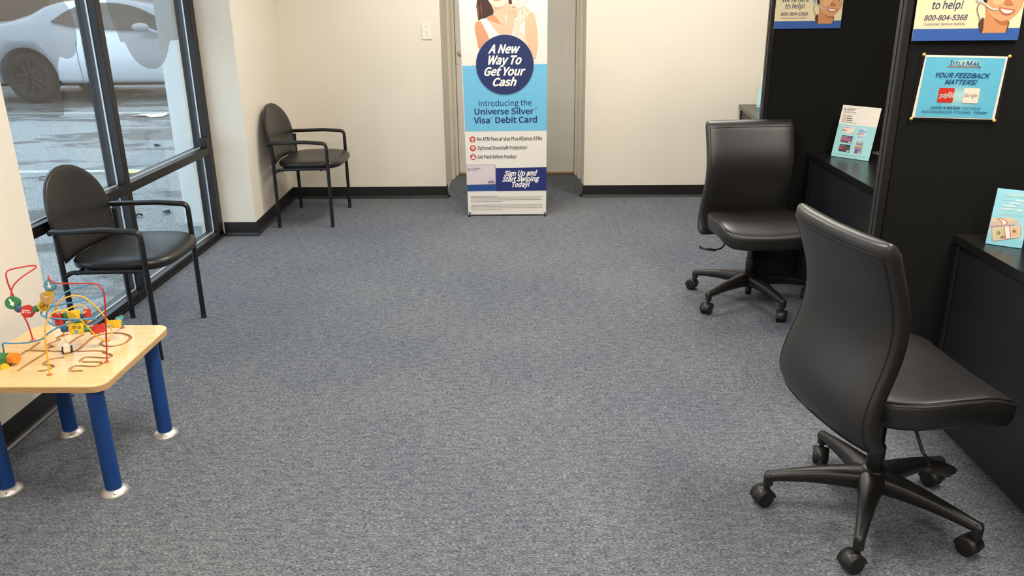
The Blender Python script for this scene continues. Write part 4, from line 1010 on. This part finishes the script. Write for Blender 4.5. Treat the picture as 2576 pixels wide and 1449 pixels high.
for lx, ly in ((-1.757, 2.707), (-1.390, 2.700), (-1.400, 2.318), (-1.766, 2.322)):
    q = MB(); q.tube([(lx, ly, .008), (lx, ly, TT-.021)], .0265, 26); lg = q.build('leg', M_blue, tab)
    q = MB(); q.lathe([(.047, 0), (.047, .0025), (.030, .016), (.0265, .017)], 30, T(lx, ly, 0)); q.build('foot_flange', M_steel, lg)
    q = MB(); q.lathe([(.0025, .002), (.001, .003)], 8, frame((lx+.018, ly-.034, .009), (.3, -.6, .7))); q.build('screw', M_tube, lg)
def wpath(lst, start=None, end=None):
    pts = ([start] if start is not None else []) + [on(a, b_, 1, y) for a, b_, y in lst] + ([end] if end is not None else [])
    return smooth_path(pts, 5)
S = lambda px, py: fl(px, py, TT + .002)
redp = wpath([(70, 815, 2.62), (52, 782, 2.60), (27, 730, 2.58), (16, 697, 2.58), (20, 681, 2.6), (50, 673, 2.62), (84, 668, 2.66), (89, 674, 2.65), (55, 697, 2.6), (33, 720, 2.57), (28, 745, 2.55), (34, 765, 2.54), (47, 776, 2.53), (70, 784, 2.52), (91, 777, 2.51), (109, 770, 2.5), (118, 750, 2.5), (123, 735, 2.5), (125, 715, 2.5), (121, 694, 2.5), (125, 703, 2.49), (140, 712, 2.48), (190, 713, 2.46), (235, 714, 2.45), (255, 724, 2.445), (263, 750, 2.445), (266, 810, 2.447)], S(83, 855), S(269, 910))
q = MB(); q.tube(redp, .0027, 8); q.build('wire', M_rwire, tab, label='red bent wire')
yelp_ = wpath([(118, 890, 2.352), (113, 845, 2.355), (116, 815, 2.365), (126, 793, 2.38), (146, 782, 2.40), (170, 783, 2.42), (195, 797, 2.45), (225, 828, 2.48), (250, 851, 2.5), (267, 857, 2.52), (279, 850, 2.55), (281, 830, 2.57), (270, 805, 2.57), (245, 776, 2.56), (215, 750, 2.55), (190, 744, 2.55), (165, 749, 2.54), (147, 764, 2.53), (138, 783, 2.54), (150, 790, 2.56), (165, 780, 2.58), (185, 771, 2.6), (205, 769, 2.61), (217, 777, 2.6), (212, 787, 2.58), (190, 796, 2.57), (166, 796, 2.57), (158, 810, 2.58)], S(125, 942), S(160, 842))
q = MB(); q.tube(yelp_, .0027, 8); q.build('wire', M_ywire, tab, label='yellow bent wire')
blup = wpath([(9, 880, 2.45), (8, 864, 2.45), (30, 864, 2.45), (70, 862, 2.455), (105, 853, 2.46), (122, 838, 2.47), (150, 822, 2.49), (195, 806, 2.53), (232, 800, 2.56), (236, 803, 2.53), (160, 803, 2.47), (112, 797, 2.46), (104, 786, 2.5), (120, 774, 2.53), (180, 761, 2.56), (240, 748, 2.6), (263, 735, 2.63), (262, 720, 2.67), (240, 715, 2.69), (200, 722, 2.68), (160, 738, 2.64), (135, 762, 2.58), (117, 790, 2.54), (124, 812, 2.53), (163, 828, 2.53), (192, 829, 2.54), (222, 829, 2.56), (250, 825, 2.58), (282, 818, 2.63), (298, 806, 2.68), (306, 800, 2.71), (308, 810, 2.735)], S(12, 905), S(308, 823))
q = MB(); q.tube(blup, .0027, 8); q.build('wire', M_bwire, tab, label='blue bent wire')
for px, py in ((83, 855), (269, 910), (125, 942), (308, 823), (160, 842)):
    c = S(px, py); q = MB(); q.lathe([(.0085, -.0015), (.0085, .001), (.005, .003), (.001, .0032)], 18, T(*c)); q.build('washer', mat('terracotta_washer', (206, 104, 78), .4), tab)
cam_dir = lambda c: (CP - c).normalized()
def bead(kind, px, py, y, r, m, ax=None, L=None, lab=None, **kw):
    c = on(px, py, 1, y); q = MB(); z = Vector(ax) if ax else Vector((1, 0, 0))
    if kind == 'ball': q.lathe([(r*math.sin(PI*i/10)+.0004, -r*math.cos(PI*i/10)*(L or 1)) for i in range(11)], 18, frame(c, z, (0, 0, 1) if abs(z.normalized().z) < .9 else (1, 0, 0)))
    elif kind == 'drum': q.lathe([(.001, -L/2), (r*.92, -L/2), (r, -L/2+.002), (r, L/2-.002), (r*.92, L/2), (.001, L/2)], 26, frame(c, z), smooth=False)
    elif kind == 'oct': q.lathe([(.001, -L/2), (r, -L/2), (r, L/2), (.001, L/2)], 8, frame(c, z) @ Rz(PI/8), smooth=False)
    elif kind == 'hex': q.lathe([(.001, -L/2), (r, -L/2), (r, L/2), (.001, L/2)], 6, frame(c, z), smooth=False)
    elif kind == 'cube': q.box(-r, r, -r, r, -L/2, L/2, .002, M=frame(c, z))
    elif kind == 'zig':                       # wavy edged block, z is thickness axis
        n_ = 6; w_ = kw.get('w', .04); pts = []
        for i in range(25): u = i/24; pts.append((-w_/2 + w_*u, r + .0022*math.sin(u*2*PI*3.5)))
        for i in range(25): u = 1 - i/24; pts.append((-w_/2 + w_*u, -r + .0022*math.sin(u*2*PI*3.5 + 1)))
        q.prism(pts, -L/2, L/2, frame(c, z, kw.get('xh', (1, 0, .1))))
    o = q.build('bead', m, tab)
    if lab: o['label'] = lab
    return o, c, z.normalized()
def arrow(o, c, n_, s, rgb=(240, 238, 232), rot=-.5, d=.001):
    M = frame(c + n_*d, n_, (0, 0, 1)) @ Rz(rot - PI/2); q = MB(); q.prism([(-.2*s, s), (-.2*s, -.1*s), (-.6*s, -.1*s), (0, -s), (.6*s, -.1*s), (.2*s, -.1*s), (.2*s, s)][::1], 0, .0006, M); q.build('arrow', ink(rgb), o)
fc = Vector((.25, -1, .45)).normalized()
o, c, n_ = bead('drum', 33, 762, 2.54, .022, M_green, tuple(fc), .026, 'green drum bead with a white arrow'); arrow(o, c + n_*.013, n_, .014, rot=.45, d=.0003)
bead('ball', 47, 777, 2.53, .0125, M_bbead); bead('ball', 91, 777, 2.51, .0115, M_green)
fs = (CP - on(70, 783, 1, 2.52)).normalized(); fs = (fs + Vector((0, 0, -.1))).normalized()
o, c, n_ = bead('oct', 70, 783, 2.52, .0225, M_red, tuple(fs), .016, 'red octagonal stop sign bead')
pt_ = Print(c + n_*.0085, n_, (1, 0, 0)); pt_.text('STOP', (54.5, 787), (81, 788.5), 779.5, (240, 234, 224), .03, 0, 1)
a = pt_.build('lettering', o)
o, c, n_ = bead('drum', 109, 770, 2.5, .0175, M_yel, tuple((fs + Vector((.15, 0, 0))).normalized()), .022, 'yellow railroad crossing bead')
pt_ = Print(c + n_*.0115, n_, (1, 0, 0)); BK = (40, 36, 30)
cc = pt_.P((109, 770)); cx0, cy0 = 109.5, 770.5
for k in range(24):
    a0, a1 = 2*PI*k/24, 2*PI*(k+1)/24; r0, r1 = 9.2, 10.2
    pt_.poly([(cx0 + r0*math.cos(a0), cy0 + r0*math.sin(a0)), (cx0 + r1*math.cos(a0), cy0 + r1*math.sin(a0)), (cx0 + r1*math.cos(a1), cy0 + r1*math.sin(a1)), (cx0 + r0*math.cos(a1), cy0 + r0*math.sin(a1))], BK, 1)
pt_.line([(cx0-9, cy0+1), (cx0+9, cy0-1)], 1.1, BK, 1, 1); pt_.line([(cx0-1, cy0-9), (cx0+1, cy0+9)], 1.1, BK, 1, 1)
pt_.text('R', (cx0+2.5, cy0-2), (cx0+6, cy0-2.3), cy0-6.5, BK, .02, 0, 1); pt_.text('R', (cx0-6, cy0+6), (cx0-2.5, cy0+5.8), cy0+1.6, BK, .02, 0, 1); pt_.build('crossing_mark', o)
bead('cube', 119, 750, 2.5, .0155, M_wood, (.9, -.6, -.2), .036, 'bare wood block bead')
bead('drum', 124, 736, 2.5, .012, M_yel, (.1, 0, 1), .015)
o, c, n_ = bead('drum', 126, 718, 2.5, .0175, M_teal, (.35, -1, .4), .026, 'teal drum bead with a white arrow'); arrow(o, c + n_*.013, n_, .012, rot=.15, d=.0003)
V = (.1, -1, .5)
bead('zig', 144, 796, 2.56, .010, M_red, V, .014, w=.03); bead('zig', 151, 811, 2.56, .009, M_red, V, .014, w=.026)
bead('ball', 167, 794, 2.57, .011, M_green, None, 1.3); bead('cube', 161, 812, 2.57, .010, M_bbead, (1, 0, .3), .030)
bead('cube', 187, 792, 2.57, .0145, M_yel, (1, -.2, .2), .034, 'yellow spotted block bead'); bead('cube', 207, 794, 2.58, .009, M_bbead, (1, 0, 0), .016)
bead('zig', 220, 789, 2.59, .014, M_red, V, .014, w=.018); bead('cube', 216, 806, 2.58, .009, M_oran, (1, .1, .2), .022)
bead('cube', 203, 814, 2.57, .011, M_green, (1, .2, .1), .034, 'green dotted block bead'); bead('cube', 176, 813, 2.56, .007, M_yel, (1, 0, 0), .026)
bead('drum', 163, 828, 2.53, .011, M_bbead, (1, 0, 0), .018); bead('ball', 215, 829, 2.55, .010, M_green); bead('ball', 226, 829, 2.56, .009, M_green)
o, c, n_ = bead('zig', 192, 827, 2.535, .017, M_yel, (.05, -1, .45), .016, lab='yellow animal face bead', w=.044)
pt_ = Print(c + n_*.0085, n_, (1, 0, 0))
for ex in (186.5, 199): pt_.ell((ex, 823.5), 4, 4, (44, 52, 44), 1, 18); pt_.ell((ex, 823.5), 2.6, 2.6, (226, 190, 60), 1.6, 14); pt_.ell((ex, 823.5), 1.2, 1.2, (30, 30, 30), 2.2, 12)
pt_.blob([(187, 833), (193, 831), (197, 833), (193, 840)], (90, 160, 180), 1); pt_.build('face_print', o)
bead('zig', 246, 828, 2.57, .014, M_red, (.15, -1, .5), .018, 'red wavy bead', w=.046, xh=(1, .2, .25)); bead('zig', 287, 815, 2.64, .0125, M_yel, (.1, -1, .5), .020, 'yellow wavy bead', w=.042)
bead('drum', 300, 806, 2.69, .013, M_teal, (.2, 0, 1), .020); bead('ball', 306, 798, 2.72, .0085, M_green)
bead('hex', 13, 903, 2.43, .0225, M_green, (1, -.35, .1), .034, 'green hexagonal bead'); bead('hex', 33, 901, 2.43, .020, M_oran, (1, -.2, .1), .026, 'orange hexagonal bead')
bead('drum', 12, 924, 2.40, .013, M_yel, (.6, -.6, .2), .018)
# small white car resting in the track
ct = S(170, 884); tc_ = thing('toy_car', 'tiny white toy car parked on the play table track', 'toy car', (ct.x, ct.y, TT + .0005), math.radians(118))
q = MB(); q.box(-.022, .022, -.011, .011, .005, .018, .003, seg=2); q.box(-.020, .010, -.010, .010, .018, .033, .003, seg=2); q.build('body', ink((236, 230, 214)), tc_)
for x in (-.013, .013):
    for y in (-1, 1):
        q = MB(); q.lathe([(.001, -.0025), (.0075, -.0025), (.0082, 0), (.0075, .0025), (.001, .0025)], 16, frame((x, y*.0135, .0085), (0, y, 0))); q.build('wheel', M_wheel, tc_)
